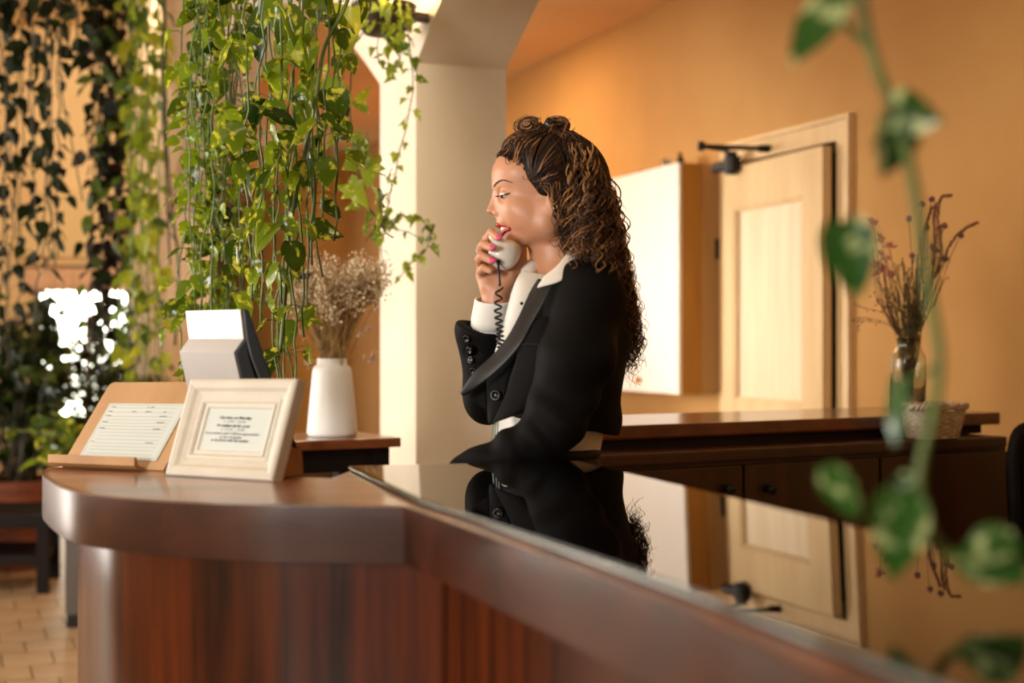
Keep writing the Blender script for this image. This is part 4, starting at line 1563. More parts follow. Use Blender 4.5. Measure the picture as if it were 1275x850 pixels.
for i in range(22):
    e_ = P(78 + rp.gauss(0, 22), 560 + rp.gauss(0, 32), 6.48 + rp.gauss(0, .08))
    pth = lerp_path([g1 + V((0, 0, .1)), (g1 + V((0, 0, .2))).lerp(e_, .5), e_], 7)
    b3.stem(pth, .003, M_stem)
    for k in (3, 4, 5, 6):
        a = rp.uniform(0, 2 * PI)
        b3.leaf(['mid', 'pothos'], pth[k], (math.cos(a), math.sin(a), -.4), .085 * rp.uniform(.7, 1.2))
b3.done(M_stem)

# foreground pothos vine hanging over the glass
fy = 1.04
fv = Plant('pothos_vine', 'single variegated pothos vine hanging blurred above the black glass', 'plant', P(1150, 300, fy), seed=53)
pth = lerp_path([P(1060, -140, fy), P(1072, 0, fy), P(1090, 80, fy), P(1112, 135, fy), P(1133, 210, fy), P(1146, 290, fy), P(1158, 370, fy), P(1168, 430, fy), P(1168, 470, fy), P(1160, 520, fy), P(1146, 580, fy), P(1146, 620, fy), P(1160, 665, fy), P(1190, 695, fy), P(1230, 700, fy - .02), P(1262, 690, fy - .03)], 70)
fv.stem(pth, .0042, M_stem)
fv.stem(lerp_path([P(1082, 58, fy), P(1062, 40, fy), P(1045, 20, fy)], 6), .003, M_stem, 'leaf_stalk')
fv.stem(lerp_path([P(1168, 455, fy), P(1140, 470, fy), P(1118, 480, fy)], 6), .0025, M_stem, 'leaf_stalk')


def fleaf(x0, y0, x1, y1, wd, roll, dy=-.02, v=1):
    a, b = P(x0, y0, fy + .0), P(x1, y1, fy + dy)
    x = (b - a)
    L = x.length
    x = x.normalized()
    n0 = V((0, -1, 0))
    y = n0.cross(x).normalized()
    z_ = x.cross(y)
    R = rot_axes(x, y, z_) @ Matrix.Rotation(roll, 3, 'X')
    M = Matrix.Translation(a) @ R.to_4x4() @ Matrix.Diagonal((L, wd / FPX * fy / .68, L * .7, 1))
    fv.leaves.append((LV['fore'][v], M, None))


fleaf(1047, -12, 982, 74, 52, .5)
fleaf(1120, 138, 1100, 222, 66, -.35, .0, 0)
fleaf(1112, 135, 1166, 152, 62, .6, -.03, 2)
fleaf(1052, 275, 1068, 372, 66, .25, -.02, 0)
fleaf(1122, 470, 1108, 556, 30, .9, -.01, 1)
fleaf(1030, 578, 1070, 648, 42, .5, .0, 0)
fleaf(1122, 612, 1112, 722, 70, .15, -.03, 0)
fleaf(1205, 672, 1280, 722, 78, -.2, -.03, 1)
fleaf(1140, 600, 1100, 615, 30, .8, .02, 2)
fleaf(1168, 300, 1172, 340, 8, 1.2, .02, 1)
fv.done(M_stem)

# ------------------------------------------------------------------ the woman at the telephone
class Field:
    """signed distance field on a rectilinear grid; positions in world metres"""

    def __init__(s, xs, ys, zs):
        s.ax = [np.asarray(a, dtype=np.float32) for a in (xs, ys, zs)]
        s.F = np.full([len(a) for a in s.ax], .5, dtype=np.float32)

    def _sl(s, lo, hi):
        r = []
        for a, l, h in zip(s.ax, lo, hi):
            i, j = np.searchsorted(a, l), np.searchsorted(a, h)
            r.append(slice(max(i - 1, 0), min(j + 1, len(a))))
        return tuple(r)

    def grid(s, sl):
        return [a[q_].reshape([-1 if i == k else 1 for i in range(3)]) for k, (a, q_) in enumerate(zip(s.ax, sl))]

    def _mix(s, sl, d, k, op):
        A = s.F[sl]
        if op == 'add':
            h = np.maximum(k - np.abs(A - d), 0) / max(k, 1e-6)
            s.F[sl] = np.minimum(A, d) - h * h * k * .25
        else:
            d = -d
            h = np.maximum(k - np.abs(A - d), 0) / max(k, 1e-6)
            s.F[sl] = np.maximum(A, d) + h * h * k * .25

    def cone(s, a, b, ra, rb, k=.01, op='add', sq=None):
        """round cone between a and b; sq=(axis vector, factor) flattens along a direction"""
        a, b = np.array(a, dtype=np.float32), np.array(b, dtype=np.float32)
        m = max(ra, rb) * (1.6 if sq else 1) + k + .02
        lo, hi = np.minimum(a, b) - m, np.maximum(a, b) + m
        sl = s._sl(lo, hi)
        X, Y, Z = s.grid(sl)
        X, Y, Z = X - a[0], Y - a[1], Z - a[2]
        d = b - a
        L2 = float(d @ d) + 1e-9
        t = np.clip((X * d[0] + Y * d[1] + Z * d[2]) / L2, 0, 1)
        qx, qy, qz = X - t * d[0], Y - t * d[1], Z - t * d[2]
        if sq:
            ax_, f = np.array(sq[0], dtype=np.float32), sq[1]
            ax_ = ax_ / np.linalg.norm(ax_)
            p_ = qx * ax_[0] + qy * ax_[1] + qz * ax_[2]
            e = f - 1
            qx, qy, qz = qx + p_ * ax_[0] * e, qy + p_ * ax_[1] * e, qz + p_ * ax_[2] * e
        dist = np.sqrt(qx * qx + qy * qy + qz * qz) - (ra + (rb - ra) * t)
        s._mix(sl, dist, k, op)

    def ell(s, c, r, R=None, k=.01, op='add'):
        """ellipsoid, R columns = its axes"""
        c = np.array(c, dtype=np.float32)
        m = max(r) + k + .02
        sl = s._sl(c - m, c + m)
        X, Y, Z = s.grid(sl)
        X, Y, Z = X - c[0], Y - c[1], Z - c[2]
        if R is not None:
            ax_ = [np.array(R.col[i], dtype=np.float32) for i in range(3)]
            X, Y, Z = [X * q_[0] + Y * q_[1] + Z * q_[2] for q_ in ax_]
        k0 = np.sqrt((X / r[0]) ** 2 + (Y / r[1]) ** 2 + (Z / r[2]) ** 2)
        k1 = np.sqrt((X / r[0] ** 2) ** 2 + (Y / r[1] ** 2) ** 2 + (Z / r[2] ** 2) ** 2) + 1e-6
        s._mix(sl, k0 * (k0 - 1) / k1, k, op)

    def half(s, p, nrm, k=.004):
        """keep what lies behind the plane (p, nrm)"""
        n_ = np.array(nrm, dtype=np.float32)
        n_ = n_ / np.linalg.norm(n_)
        sl = tuple(slice(0, len(a)) for a in s.ax)
        X, Y, Z = s.grid(sl)
        d = (X - p[0]) * n_[0] + (Y - p[1]) * n_[1] + (Z - p[2]) * n_[2]
        s._mix(sl, -d, k, 'sub')

    def mesh(s):
        F = s.F
        ax = s.ax
        ins = F < 0
        a = ins[:-1, :-1, :-1]
        tot = np.zeros(a.shape, dtype=np.int8)
        corners = [(i, j, k) for i in (0, 1) for j in (0, 1) for k in (0, 1)]
        for i, j, k in corners:
            tot += ins[i:i + a.shape[0], j:j + a.shape[1], k:k + a.shape[2]]
        act = np.argwhere((tot > 0) & (tot < 8))
        idx = np.full(a.shape, -1, dtype=np.int32)
        idx[tuple(act.T)] = np.arange(len(act))
        vals = np.stack([F[act[:, 0] + i, act[:, 1] + j, act[:, 2] + k] for i, j, k in corners], 1)
        pos = np.zeros((len(act), 3))
        n_ = np.zeros(len(act))
        for u in range(8):
            for ax_ in range(3):
                c = list(corners[u])
                if c[ax_] == 1:
                    continue
                c[ax_] = 1
                v_ = corners.index(tuple(c))
                fa, fb = vals[:, u], vals[:, v_]
                m = (fa < 0) != (fb < 0)
                t = np.where(m, fa / np.where(m, fa - fb, 1), 0)
                p_ = np.tile(np.array(corners[u], dtype=float), (len(act), 1))
                p_[:, ax_] += t
                pos += p_ * m[:, None]
                n_ += m
        pos /= n_[:, None]
        W_ = np.zeros_like(pos)
        for k in range(3):
            A = ax[k]
            W_[:, k] = A[act[:, k]] + pos[:, k] * (A[act[:, k] + 1] - A[act[:, k]])
        faces = []
        for k in range(3):
            u, v_ = (k + 1) % 3, (k + 2) % 3
            s0 = [slice(None)] * 3
            s1 = [slice(None)] * 3
            s0[k] = slice(0, -1)
            s1[k] = slice(1, None)
            A, B = ins[tuple(s0)], ins[tuple(s1)]
            e = np.argwhere(A != B)
            ok = (e[:, u] > 0) & (e[:, v_] > 0) & (e[:, u] < ins.shape[u] - 1) & (e[:, v_] < ins.shape[v_] - 1)
            e = e[ok]
            flip = A[tuple(e.T)]
            du, dv = np.zeros(3, int), np.zeros(3, int)
            du[u], dv[v_] = 1, 1
            q_ = np.stack([idx[tuple((e - du - dv).T)], idx[tuple((e - dv).T)], idx[tuple(e.T)], idx[tuple((e - du).T)]], 1)
            q_[~flip] = q_[~flip][:, ::-1]
            faces.append(q_)
        return W_, np.concatenate(faces)


def sdf_object(name, F, m, parent, smooth_iter=0):
    vs, fs = F.mesh()
    me = bpy.data.meshes.new(name)
    off = np.array(inv_of(parent))
    vs = vs @ off[:3, :3].T + off[:3, 3]
    me.vertices.add(len(vs))
    me.vertices.foreach_set('co', vs.astype(np.float32).ravel())
    me.loops.add(len(fs) * 4)
    me.loops.foreach_set('vertex_index', fs.astype(np.int32).ravel())
    me.polygons.add(len(fs))
    me.polygons.foreach_set('loop_start', np.arange(0, len(fs) * 4, 4, dtype=np.int32))
    me.polygons.foreach_set('use_smooth', np.ones(len(fs), dtype=bool))
    me.update(calc_edges=True)
    me.validate()
    me.materials.append(m)
    o = bpy.data.objects.new(name, me)
    C.objects.link(o)
    o.parent = parent
    MATRIX[o.name] = MATRIX[parent.name]
    if smooth_iter:
        md = o.modifiers.new('smooth', 'SMOOTH')
        md.factor = .5
        md.iterations = smooth_iter
    return o


def axis(*segs):
    """piecewise grid axis: (start, end, step), ..."""
    out = []
    for a, b, st_ in segs:
        out.append(np.arange(a, b, st_))
    return np.unique(np.round(np.concatenate(out), 5))


# materials of the figure
M_skin, nt_, b_ = new_mat('skin')
N_, L_ = nt_.nodes, nt_.links
tc_ = N_.new('ShaderNodeTexCoord')
nz_ = N_.new('ShaderNodeTexNoise')
nz_.inputs['Scale'].default_value = 22
L_.new(tc_.outputs['Object'], nz_.inputs['Vector'])
cr_ = N_.new('ShaderNodeValToRGB')
cr_.color_ramp.elements[0].color = lin((194, 138, 106))
cr_.color_ramp.elements[1].color = lin((210, 154, 121))
L_.new(nz_.outputs[0], cr_.inputs[0])
L_.new(cr_.outputs[0], b_.inputs['Base Color'])
setp(b_, rough=.42, sss=.12, spec=.45)
b_.inputs['Subsurface Radius'].default_value = (.012, .004, .002)
b_.inputs['Subsurface Scale'].default_value = .5
M_lip = mat('red_lipstick', (170, 18, 28), rough=.28)
M_tooth = mat('tooth', (242, 236, 224), rough=.25)
M_mouth = mat('mouth_inside', (70, 18, 16), rough=.6)
M_lash = mat('eyelash', (22, 14, 10), rough=.6)
M_brow = mat('eyebrow', (86, 56, 40), rough=.8)
M_eyew = mat('eye_white', (232, 226, 218), rough=.2)
M_iris = mat('eye_iris', (40, 24, 14), rough=.15)
M_nail = mat('pink_nail_polish', (226, 66, 140), rough=.18, coat=.6)
M_jacket = mat('black_wool', (13, 11, 11), (9, 8, 8), scale=300, bump=.04, bscale=900, rough=.7, spec=.12)
M_satin = mat('dark_satin', (22, 20, 20), rough=.42, spec=.35)
M_shirt = mat('white_shirt', (240, 238, 232), (234, 231, 224), scale=12, rough=.75)
M_trous = mat('black_trousers', (15, 13, 13), rough=.7)
M_button = mat('black_button', (20, 20, 22), rough=.22)
M_shoe = mat('black_shoe', (14, 12, 12), rough=.3)
M_phone = mat('white_phone_plastic', (238, 234, 226), rough=.28)
M_cord = mat('black_cord', (12, 11, 12), rough=.35)
M_hair1 = mat('dark_brown_hair', (26, 15, 10), (38, 22, 14), scale=60, rough=.6, spec=.22)
M_hair2 = mat('brown_hair', (84, 52, 29), (64, 38, 21), scale=40, rough=.42, spec=.4)
M_hair3 = mat('golden_brown_hair', (192, 140, 84), (158, 108, 62), scale=40, rough=.42, spec=.4)

YH = 2.64                      # depth of the head's middle plane
MPX = YH / FPX
yaw = math.radians(4.0)
HC = P(672, 250, YH)


def hp(px, py, s_=0.0):
    """point of the head: profile pixel + sideways offset (negative: towards the camera)"""
    v = P(px, py, YH) - HC
    v.y += s_
    c, si = math.cos(yaw), math.sin(yaw)
    return HC + V((v.x * c - v.y * si, v.x * si + v.y * c, v.z))


RH = Matrix.Rotation(yaw, 3, 'Z')

wm = thing('person', 'curly haired woman in black cropped blazer and white shirt, smiling into a telephone receiver', 'person', (P(690, 0, 2.66).x, 2.66, 0))
TF = V((-.90, -.43, 0)).normalized()        # chest forward
TL = V((.43, -.90, 0)).normalized()         # her left (towards the camera)
RT = rot_axes(TF, TL, V((0, 0, 1)))

# --- body: head, neck, trunk, arms, hands as one surface
xs = axis((-.20, -.085, .006), (-.085, .165, .0019), (.165, .34, .006))
ys = axis((2.30, 2.535, .006), (2.535, 2.74, .0019), (2.74, 2.98, .006))
zs = axis((.03, 1.285, .009), (1.285, 1.69, .0019), (1.69, 1.72, .004))
B = Field(xs, ys, zs)
# trunk and legs
tc = lambda px, py, Y: P(px, py, Y)
B.ell(tc(699, 410, 2.68), (.088, .135, .15), RT, .03)
B.ell(tc(690, 500, 2.67), (.082, .12, .15), RT, .04)
B.ell(V((.064, 2.68, .97)), (.074, .122, .15), RT, .05)
neckb = tc(706, 352, 2.672)
shL = P(731, 360, 2.535)
shR = neckb - TL * .155 + V((0, 0, -.022))
B.cone(shL, shR, .045, .045, .04)
for sgn_ in (1, -1):
    hip = V((.068, 2.68, .93)) + TL * .075 * sgn_
    kn = hip + V((0, 0, -.44)) + TF * .02
    an = kn + V((0, 0, -.41)) - TF * .02
    B.cone(hip, kn, .074, .053, .04)
    B.cone(kn, an, .052, .036, .02)
    B.cone(an, an + TF * .12 + V((0, 0, -.035)), .034, .024, .02)
# neck
B.cone(hp(692, 272), hp(705, 350), .047, .053, .02)
B.cone(hp(680, 300, 0), hp(694, 350, 0), .034, .036, .02)
# skull and face
B.ell(hp(684, 221), (.094, .074, .086), RH, .01)
B.ell(hp(645, 219), (.049, .060, .046), RH, .02)
B.ell(hp(652, 256), (.054, .053, .058), RH, .02)
for s_ in (-1, 1):
    B.cone(hp(679, 283, .046 * s_), hp(645, 297, .016 * s_), .021, .016, .016)
    B.cone(hp(682, 262, .055 * s_), hp(679, 283, .048 * s_), .02, .02, .02)
    B.ell(hp(643, 263, .036 * s_), (.023, .020, .020), RH, .016)        # cheek
    B.ell(hp(648, 274, .034 * s_), (.022, .016, .020), RH, .016)
    B.ell(hp(663, 272, .047 * s_), (.024, .015, .024), RH, .022)
    B.cone(hp(617.8, 231.5, .012 * s_), hp(632, 229, .042 * s_), .0058, .006, .010)   # brow ridge
    B.ell(hp(622, 245.5, .033 * s_), (.0135, .0125, .0105), RH, .008, 'sub')  # socket
    B.ell(hp(628.2, 244.5, .0315 * s_), (.0115, .0135, .0115), RH, .003)    # lid over the eyeball
B.ell(hp(637, 300), (.0145, .017, .0125), RH, .012)                      # chin
B.cone(hp(620, 236), hp(613.0, 256), .0058, .0066, .008)                 # bridge
B.ell(hp(611.9, 262.4), (.0092, .0088, .0072), RH, .006)                 # tip
for s_ in (-1, 1):
    B.ell(hp(618.5, 266, .0105 * s_), (.0078, .0058, .006), RH, .005)
    B.ell(hp(615.5, 269.5, .0058 * s_), (.0042, .0026, .0026), RH, .002, 'sub')
B.ell(hp(628, 277), (.0135, .024, .0105), RH, .010)                      # upper jaw
B.ell(hp(635.5, 292.5), (.0120, .021, .009), RH, .010)                       # lower jaw
# open smile
B.ell(hp(627.0, 285.4), (.0165, .0240, .0068), RH @ Matrix.Rotation(-.22, 3, 'Y'), .003, 'sub')
# far and near ear
for s_ in (-1, 1):
    B.ell(hp(688, 252, .074 * s_), (.016, .007, .030), RH @ Matrix.Rotation(.2, 3, 'Y'), .006)
    B.ell(hp(687.5, 250, .081 * s_), (.009, .005, .018), RH @ Matrix.Rotation(.2, 3, 'Y'), .004, 'sub')
    B.ell(hp(685.5, 264, .072 * s_), (.007, .005, .008), RH, .005)
# right arm and hand at the receiver
HY = 2.600
H = lambda px, py, dy=0.0: P(px, py, HY + dy)
elR = P(613, 492, 2.70)
B.cone(shR, elR, .044, .038, .03)
wrist = H(617.5, 374, .03)
B.cone(elR, wrist + V((0, 0, -.02)), .036, .023, .02)
B.cone(wrist + V((0, 0, -.02)), wrist + V((0, 0, .008)), .0235, .0235, .012)
B.cone(wrist, H(607, 345, .035), .020, .018, .012, sq=None)
B.cone(wrist, H(620, 345, .03), .021, .018, .012)
mcp = [H(608.5, 313, .05), H(603, 321, .05), H(600.5, 331, .045), H(601.5, 342, .035)]
for m_ in mcp:
    B.cone(wrist + (m_ - wrist) * .25, m_, .0135, .0105, .010)
fing = [
    [mcp[0], H(606.5, 298, .018), H(612, 289.5, -.018), H(620.5, 296, -.036)],
    [mcp[1], H(599.5, 308.5, .015), H(602.0, 304, -.022), H(612.5, 309, -.040)],
    [mcp[2], H(597.0, 322.5, .008), H(600.0, 318.5, -.024), H(612.0, 324.5, -.039)],
    [mcp[3], H(598.5, 337.0, .004), H(602.0, 333.5, -.020), H(611.0, 337.5, -.030)],
]
frad = [(.0098, .0090, .0080, .0066), (.0100, .0092, .0082, .0068), (.0098, .0088, .0080, .0066), (.0088, .0078, .0070, .0058)]
for ch, rr in zip(fing, frad):
    for i in range(3):
        B.cone(ch[i], ch[i + 1], rr[i], rr[i + 1], .0025)
thumb = [H(626, 358, .025), H(640, 341, .018), H(648.5, 325, .022), H(650.5, 312, .020)]
for i in range(3):
    B.cone(thumb[i], thumb[i + 1], (.0165, .0125, .0105)[i], (.0125, .0105, .0085)[i], .006)
B.cone(H(622, 362, .02), H(634, 344, .02), .017, .013, .010)      # ball of the thumb
B.cone(H(607, 356, .025), H(603, 342, .03), .014, .012, .010)     # heel of the hand
# left arm, hand behind the counter
elL = P(698, 532, 2.475)
wrL = P(614, 586, 2.50)
B.cone(shL, elL, .044, .036, .03)
B.cone(elL, wrL, .034, .024, .02)
kn_ = wrL + V((-.03, .03, -.07))
B.cone(wrL, kn_, .024, .026, .015, sq=((0, 1, 0), 1.5))
for j in range(4):
    a_ = kn_ + V((-.0, .0, .018 - .012 * j))
    m1 = a_ + V((-.018, .012, -.03))
    B.cone(a_, m1, .0088, .008, .003)
    B.cone(m1, m1 + V((-.012, .012, -.026 + .003 * abs(j - 1))), .008, .0066, .003)
B.cone(wrL + V((-.012, -.012, -.012)), wrL + V((-.036, -.012, -.055)), .011, .009, .008)
B.cone(wrL + V((-.036, -.012, -.055)), wrL + V((-.046, -.006, -.08)), .009, .0075, .004)
body = sdf_object('body', B, M_skin, wm, 1)

# --- face details
from mathutils.bvhtree import BVHTree


def bvh_of(o):
    inv = MATRIX[o.name]
    me = o.data
    return BVHTree.FromPolygons([inv @ v.co for v in me.vertices], [list(p.vertices) for p in me.polygons])


BV = bvh_of(body)


def on_skin(p, lift):
    q_, n_, i_, d_ = BV.find_nearest(V(p))
    return q_ + n_ * lift


def strip(name, pts, r, m, parent=wm, sides=6, n=14):
    return MB().tube(lerp_path(pts, n), [r * (.35 + .65 * math.sin(PI * (i + .35) / (n - .3))) for i in range(n)], sides).build(name, m, parent, smooth=True)


# lips: arcs from corner to corner
UP = lambda s_: hp(638.5 - 18.2 * (1 - (s_ / .0255) ** 2) ** .62, 281.2 - 2.0 * (1 - abs(s_) / .0255), s_)
up_pts = [UP(s_) for s_ in (-.0255, -.022, -.016, -.009, -.0035, 0, .0035, .009, .016, .022, .0255)]
up_pts[5] = hp(620.8, 279.8, 0)
strip('upper_lip', [on_skin(p_, .0012) + V((0, 0, .0012)) for p_ in up_pts], .0040, M_lip, body, 8, 24)
LO = lambda s_: hp(638.5 - 12.6 * (1 - (s_ / .0255) ** 2) ** .55, 281.2 + 9.6 * (1 - (s_ / .0255) ** 2), s_)
strip('lower_lip', [on_skin(hp(a_, b__, s_), .0020) for a_, b__, s_ in ((638.2, 281.6, -.0262), (635.8, 285.2, -.0235), (632.2, 289.2, -.0175), (629.0, 291.6, -.0090), (627.9, 292.2, 0), (629.0, 291.6, .0090), (632.2, 289.2, .0175), (635.8, 285.2, .0235), (638.2, 281.6, .0262))], .0050, M_lip, body, 8, 24)
mb = MB()
for j in range(-5, 6):
    s_ = j * .0040
    f = (1 - (s_ / .027) ** 2) ** .6
    c = hp(642.0 - 17.5 * f, 284.2, s_)
    mb.ball(c, .0029, 8, 6, (.6, .80, 1.9))
mb.build('teeth', M_tooth, body, smooth=True)
MB().ball(hp(635, 287), .011, 12, 8, (.9, 1.7, .62)).build('mouth_inside', M_mouth, body, smooth=True)
for s_ in (-1, 1):
    # eye: white and iris showing just below the lash line
    e = hp(627.6, 245.4, .0325 * s_)
    MB().ball(e, .0112, 14, 10, (1, 1.15, .72)).build('eye', M_eyew, body, smooth=True)
    MB().ball(hp(623.6, 247.0, .0385 * s_), .0052, 10, 6, (.75, 1, .8)).build('iris', M_iris, body, smooth=True)
    lash = [hp(620.4, 244.4, .022 * s_), hp(620.3, 245.9, .031 * s_), hp(624.0, 246.3, .0415 * s_), hp(630, 244.8, .0468 * s_), hp(637, 242.2, .0480 * s_)]
    mb = MB().tube(lerp_path(lash, 12), [.0007, .0011, .0014, .0016, .0017, .0017, .0017, .0016, .0015, .0013, .001, .0006], 5)
    for t_ in range(9):
        p0 = lerp_path(lash, 12)[t_ + 1]
        d = (p0 - hp(631, 244.5, .030 * s_)).normalized()
        mb.tube([p0, p0 + d * .004 + V((-.001, 0, -.0016)), p0 + d * .0075 + V((-.0015, 0, -.001))], [.0005, .0004, .0002], 3)
    mb.build('eyelashes', M_lash, body, smooth=True)['kind'] = 'stuff'
    br = [hp(616.6, 233.2, .017 * s_), hp(620.5, 229.6, .029 * s_), hp(627, 227.4, .043 * s_), hp(636.5, 231.0, .0535 * s_)]
    br = [on_skin(p_, .0006) for p_ in lerp_path(br, 8)]
    MB().tube(lerp_path(br, 14), [.0010, .0015, .0017, .0018, .0018, .0018, .0017, .0016, .0015, .0014, .0012, .001, .0008, .0005], 6).build('eyebrow', M_brow, body, smooth=True)
# fingernails
for i, (ch, rr) in enumerate(zip(fing, frad)):
    if i == 3:
        continue
    t_, d_ = ch[3], (ch[3] - ch[2]).normalized()
    nz2 = V((.15, -1, .35))
    nz2 = (nz2 - d_ * nz2.dot(d_)).normalized()
    y_ = nz2.cross(d_)
    R_ = rot_axes(d_, y_, nz2)
    MB().ball(t_ + d_ * .0035 + nz2 * .0046, .0068, 10, 6, (1.35, .82, .38), R_).build('fingernail', M_nail, body, smooth=True)
# ring on the middle finger, earring
c0, c1 = fing[1][0].lerp(fing[1][1], .8), fing[1][1]
d_ = (c1 - c0).normalized()
u_ = d_.orthogonal().normalized()
w_ = d_.cross(u_)
ring = [c0 + (u_ * math.cos(a) + w_ * math.sin(a)) * .0102 for a in np.linspace(0, 2 * PI, 20)]
MB().tube(ring, .0013, 6).build('ring', M_silver, wm, smooth=True)
ec = hp(685.5, 261, -.094)
MB().tube([ec + V((.0035 * math.cos(a), -.004 * math.cos(a), .0085 * math.sin(a))) for a in np.linspace(0, 2 * PI, 20)], .0014, 6).build('earring', M_gold, wm, smooth=True)

# --- shirt
S = Field(axis((-.13, .30, .0045)), axis((2.36, 2.95, .0045)), axis((1.02, 1.40, .0045)))
S.ell(tc(698, 412, 2.68), (.098, .145, .155), RT, .03)
S.ell(tc(683, 505, 2.675), (.094, .138, .20), RT, .04)
S.half((0, 0, 1.05), (0, 0, -1))
S.half((0, 0, 1.395), (0, 0, 1))
shirt = sdf_object('shirt', S, M_shirt, wm, 2)


def sheet(name, A, Bp, m, parent, nu=14, nv=7, bulge=0.0, bdir=(0, -1, 0), th=.003, sub=1):
    """cloth strip between two edge curves"""
    a, b = lerp_path(A, nu), lerp_path(Bp, nu)
    bd = V(bdir)
    rows = []
    for i in range(nu):
        rows.append([a[i].lerp(b[i], j / (nv - 1)) + bd * bulge * math.sin(PI * j / (nv - 1)) for j in range(nv)])
    return MB().loft(rows).build(name, m, parent, smooth=True, solid=th, sub=sub)


# shirt front and collar (thick cloth sheets)
sheet('shirt_front', [P(650, 336, 2.60), P(642, 350, 2.575), P(634, 376, 2.565), P(625, 412, 2.565), P(612, 455, 2.57)], [P(684, 342, 2.585), P(668, 362, 2.55), P(654, 392, 2.535), P(641, 424, 2.535), P(624, 455, 2.545)], M_shirt, shirt, bulge=.012, bdir=(-.6, -.8, 0))
sheet('collar', [P(716, 304, 2.585), P(706, 315, 2.56), P(692, 332, 2.525), P(677, 344, 2.51)], [P(724, 328, 2.56), P(712, 336, 2.52), P(699, 350, 2.492), P(667, 359.5, 2.50)], M_shirt, shirt, 10, 5, bulge=.006)
sheet('collar', [P(671, 320, 2.64), P(660, 322, 2.63), P(652, 328, 2.62), P(648.5, 337, 2.61)], [P(672, 338, 2.62), P(664, 342, 2.60), P(656, 351, 2.59), P(650, 360, 2.585)], M_shirt, shirt, 10, 5, bulge=.006)
sheet('placket', [P(659, 352, 2.565), P(651, 368, 2.55), P(643, 392, 2.54), P(632, 425, 2.545)], [P(663, 353, 2.563), P(655.5, 369, 2.548), P(647, 393, 2.538), P(636, 425, 2.543)], M_shirt, shirt, 12, 3, th=.003)
MB().ball(P(649.5, 378, 2.538), .0036, 8, 6, (1, .5, 1)).build('button', M_button, shirt, smooth=True)
# narrow grey stripes of the printed shirt tail above the waist
mb = MB()
M_stripe = mat('grey_green_print', (150, 166, 160), rough=.8)
for k, x in enumerate((612.5, 616.0, 619.0)):
    pa_ = [P(x + .8 * math.sin(j), 515 + 8.5 * j, 2.545 - .006 * k) for j in range(5)]
    mb = MB().tube(pa_, .0012, 4).build('printed_stripe', M_stripe, shirt, smooth=True)
# cuff at the right wrist
mb = MB()
rows = []
ca, cb = P(612.0, 406, 2.640), P(617.0, 372, 2.626)
dcu = (cb - ca).normalized()
u_ = V((1, 0, 0)) - dcu * dcu.x
u_.normalize()
w_ = dcu.cross(u_)
for h_, r_ in ((-.02, .034), (0, .037), (.25, .0385), (.6, .0375), (.9, .037), (.98, .0365), (1.0, .034), (.9, .0335), (.3, .033)):
    c = ca.lerp(cb, h_)
    rows.append([c + u_ * r_ * 1.03 * math.cos(a) * (1 + .02 * math.sin(5 * a)) + w_ * r_ * math.sin(a) + dcu * .005 * math.cos(a) for a in np.linspace(0, 2 * PI, 41)])
MB().loft(rows).build('cuff', M_shirt, shirt, smooth=True)
rows = []
for h_, r_ in ((-.45, .031), (-.2, .034), (0, .0345)):
    c = ca.lerp(cb, h_)
    rows.append([c + u_ * r_ * math.cos(a) + w_ * r_ * .8 * math.sin(a) for a in np.linspace(0, 2 * PI, 31)])
MB().loft(rows).build('shirt_sleeve', M_shirt, shirt, smooth=True)

# --- trousers and shoes
T_ = Field(axis((-.14, .30, .006)), axis((2.42, 2.95, .006)), axis((.02, 1.10, .008)))
T_.ell(V((.062, 2.675, 1.03)), (.090, .138, .16), RT, .03)
T_.ell(V((.066, 2.68, .93)), (.104, .16, .15), RT, .04)
for sgn_ in (1, -1):
    hip = V((.078, 2.68, .90)) + TL * .085 * sgn_
    kn = V((.068, 2.675, .48)) + TL * .09 * sgn_
    an = V((.078, 2.68, .05)) + TL * .09 * sgn_
    T_.cone(hip, kn, .096, .078, .03)
    T_.cone(kn, an, .078, .08, .02)
T_.half((0, 0, 1.088), (0, 0, 1))
T_.half((0, 0, .035), (0, 0, -1))
trs = sdf_object('trousers', T_, M_trous, wm, 2)
MB().tube([V((.062, 2.675, 1.075)) + TF * .084 * math.cos(a) + TL * .130 * math.sin(a) for a in np.linspace(0, 2 * PI, 41)], .010, 6).build('waistband', M_trous, trs, smooth=True)
for sgn_ in (1, -1):
    an = V((.078, 2.68, .0)) + TL * .09 * sgn_
    mb = MB()
    mb.ball(an + TF * .05 + V((0, 0, .035)), .1, 14, 8, (1.25, .42, .34), RT)
    mb.obox(an - TF * .075 - TL * .025 + V((0, 0, .002)), TF * .05, TL * .05, V((0, 0, .03)))
    mb.build('shoe', M_shoe, wm, smooth=True, auto=.7)

# --- jacket
J = Field(axis((-.14, .245, .0036)), axis((2.28, 2.98, .0036)), axis((1.02, 1.43, .0036)))
J.ell(tc(700, 405, 2.678), (.113, .155, .15), RT, .03)
J.ell(tc(694, 470, 2.672), (.112, .152, .19), RT, .04)
J.ell(tc(687, 540, 2.668), (.104, .146, .16), RT, .04)
J.cone(shL + V((0, 0, -.008)), shR - TL * .008 + V((0, 0, -.004)), .052, .058, .05)
J.cone(neckb + V((.012, .0, .004)), neckb + V((.02, 0, -.06)), .062, .07, .04)
# hollow for neck
J.cone(hp(690, 290), hp(703, 352), .056, .060, .008, 'sub')
J.ell(P(668, 340, 2.57), (.05, .075, .036), None, .01, 'sub')
# hem
J.half(P(690, 527, 2.6), (-.2, 0, -1))
# front edge trimmed above the waist where the shirt shows
J.half(P(609, 500, 2.6), (-1, -.05, -.16))
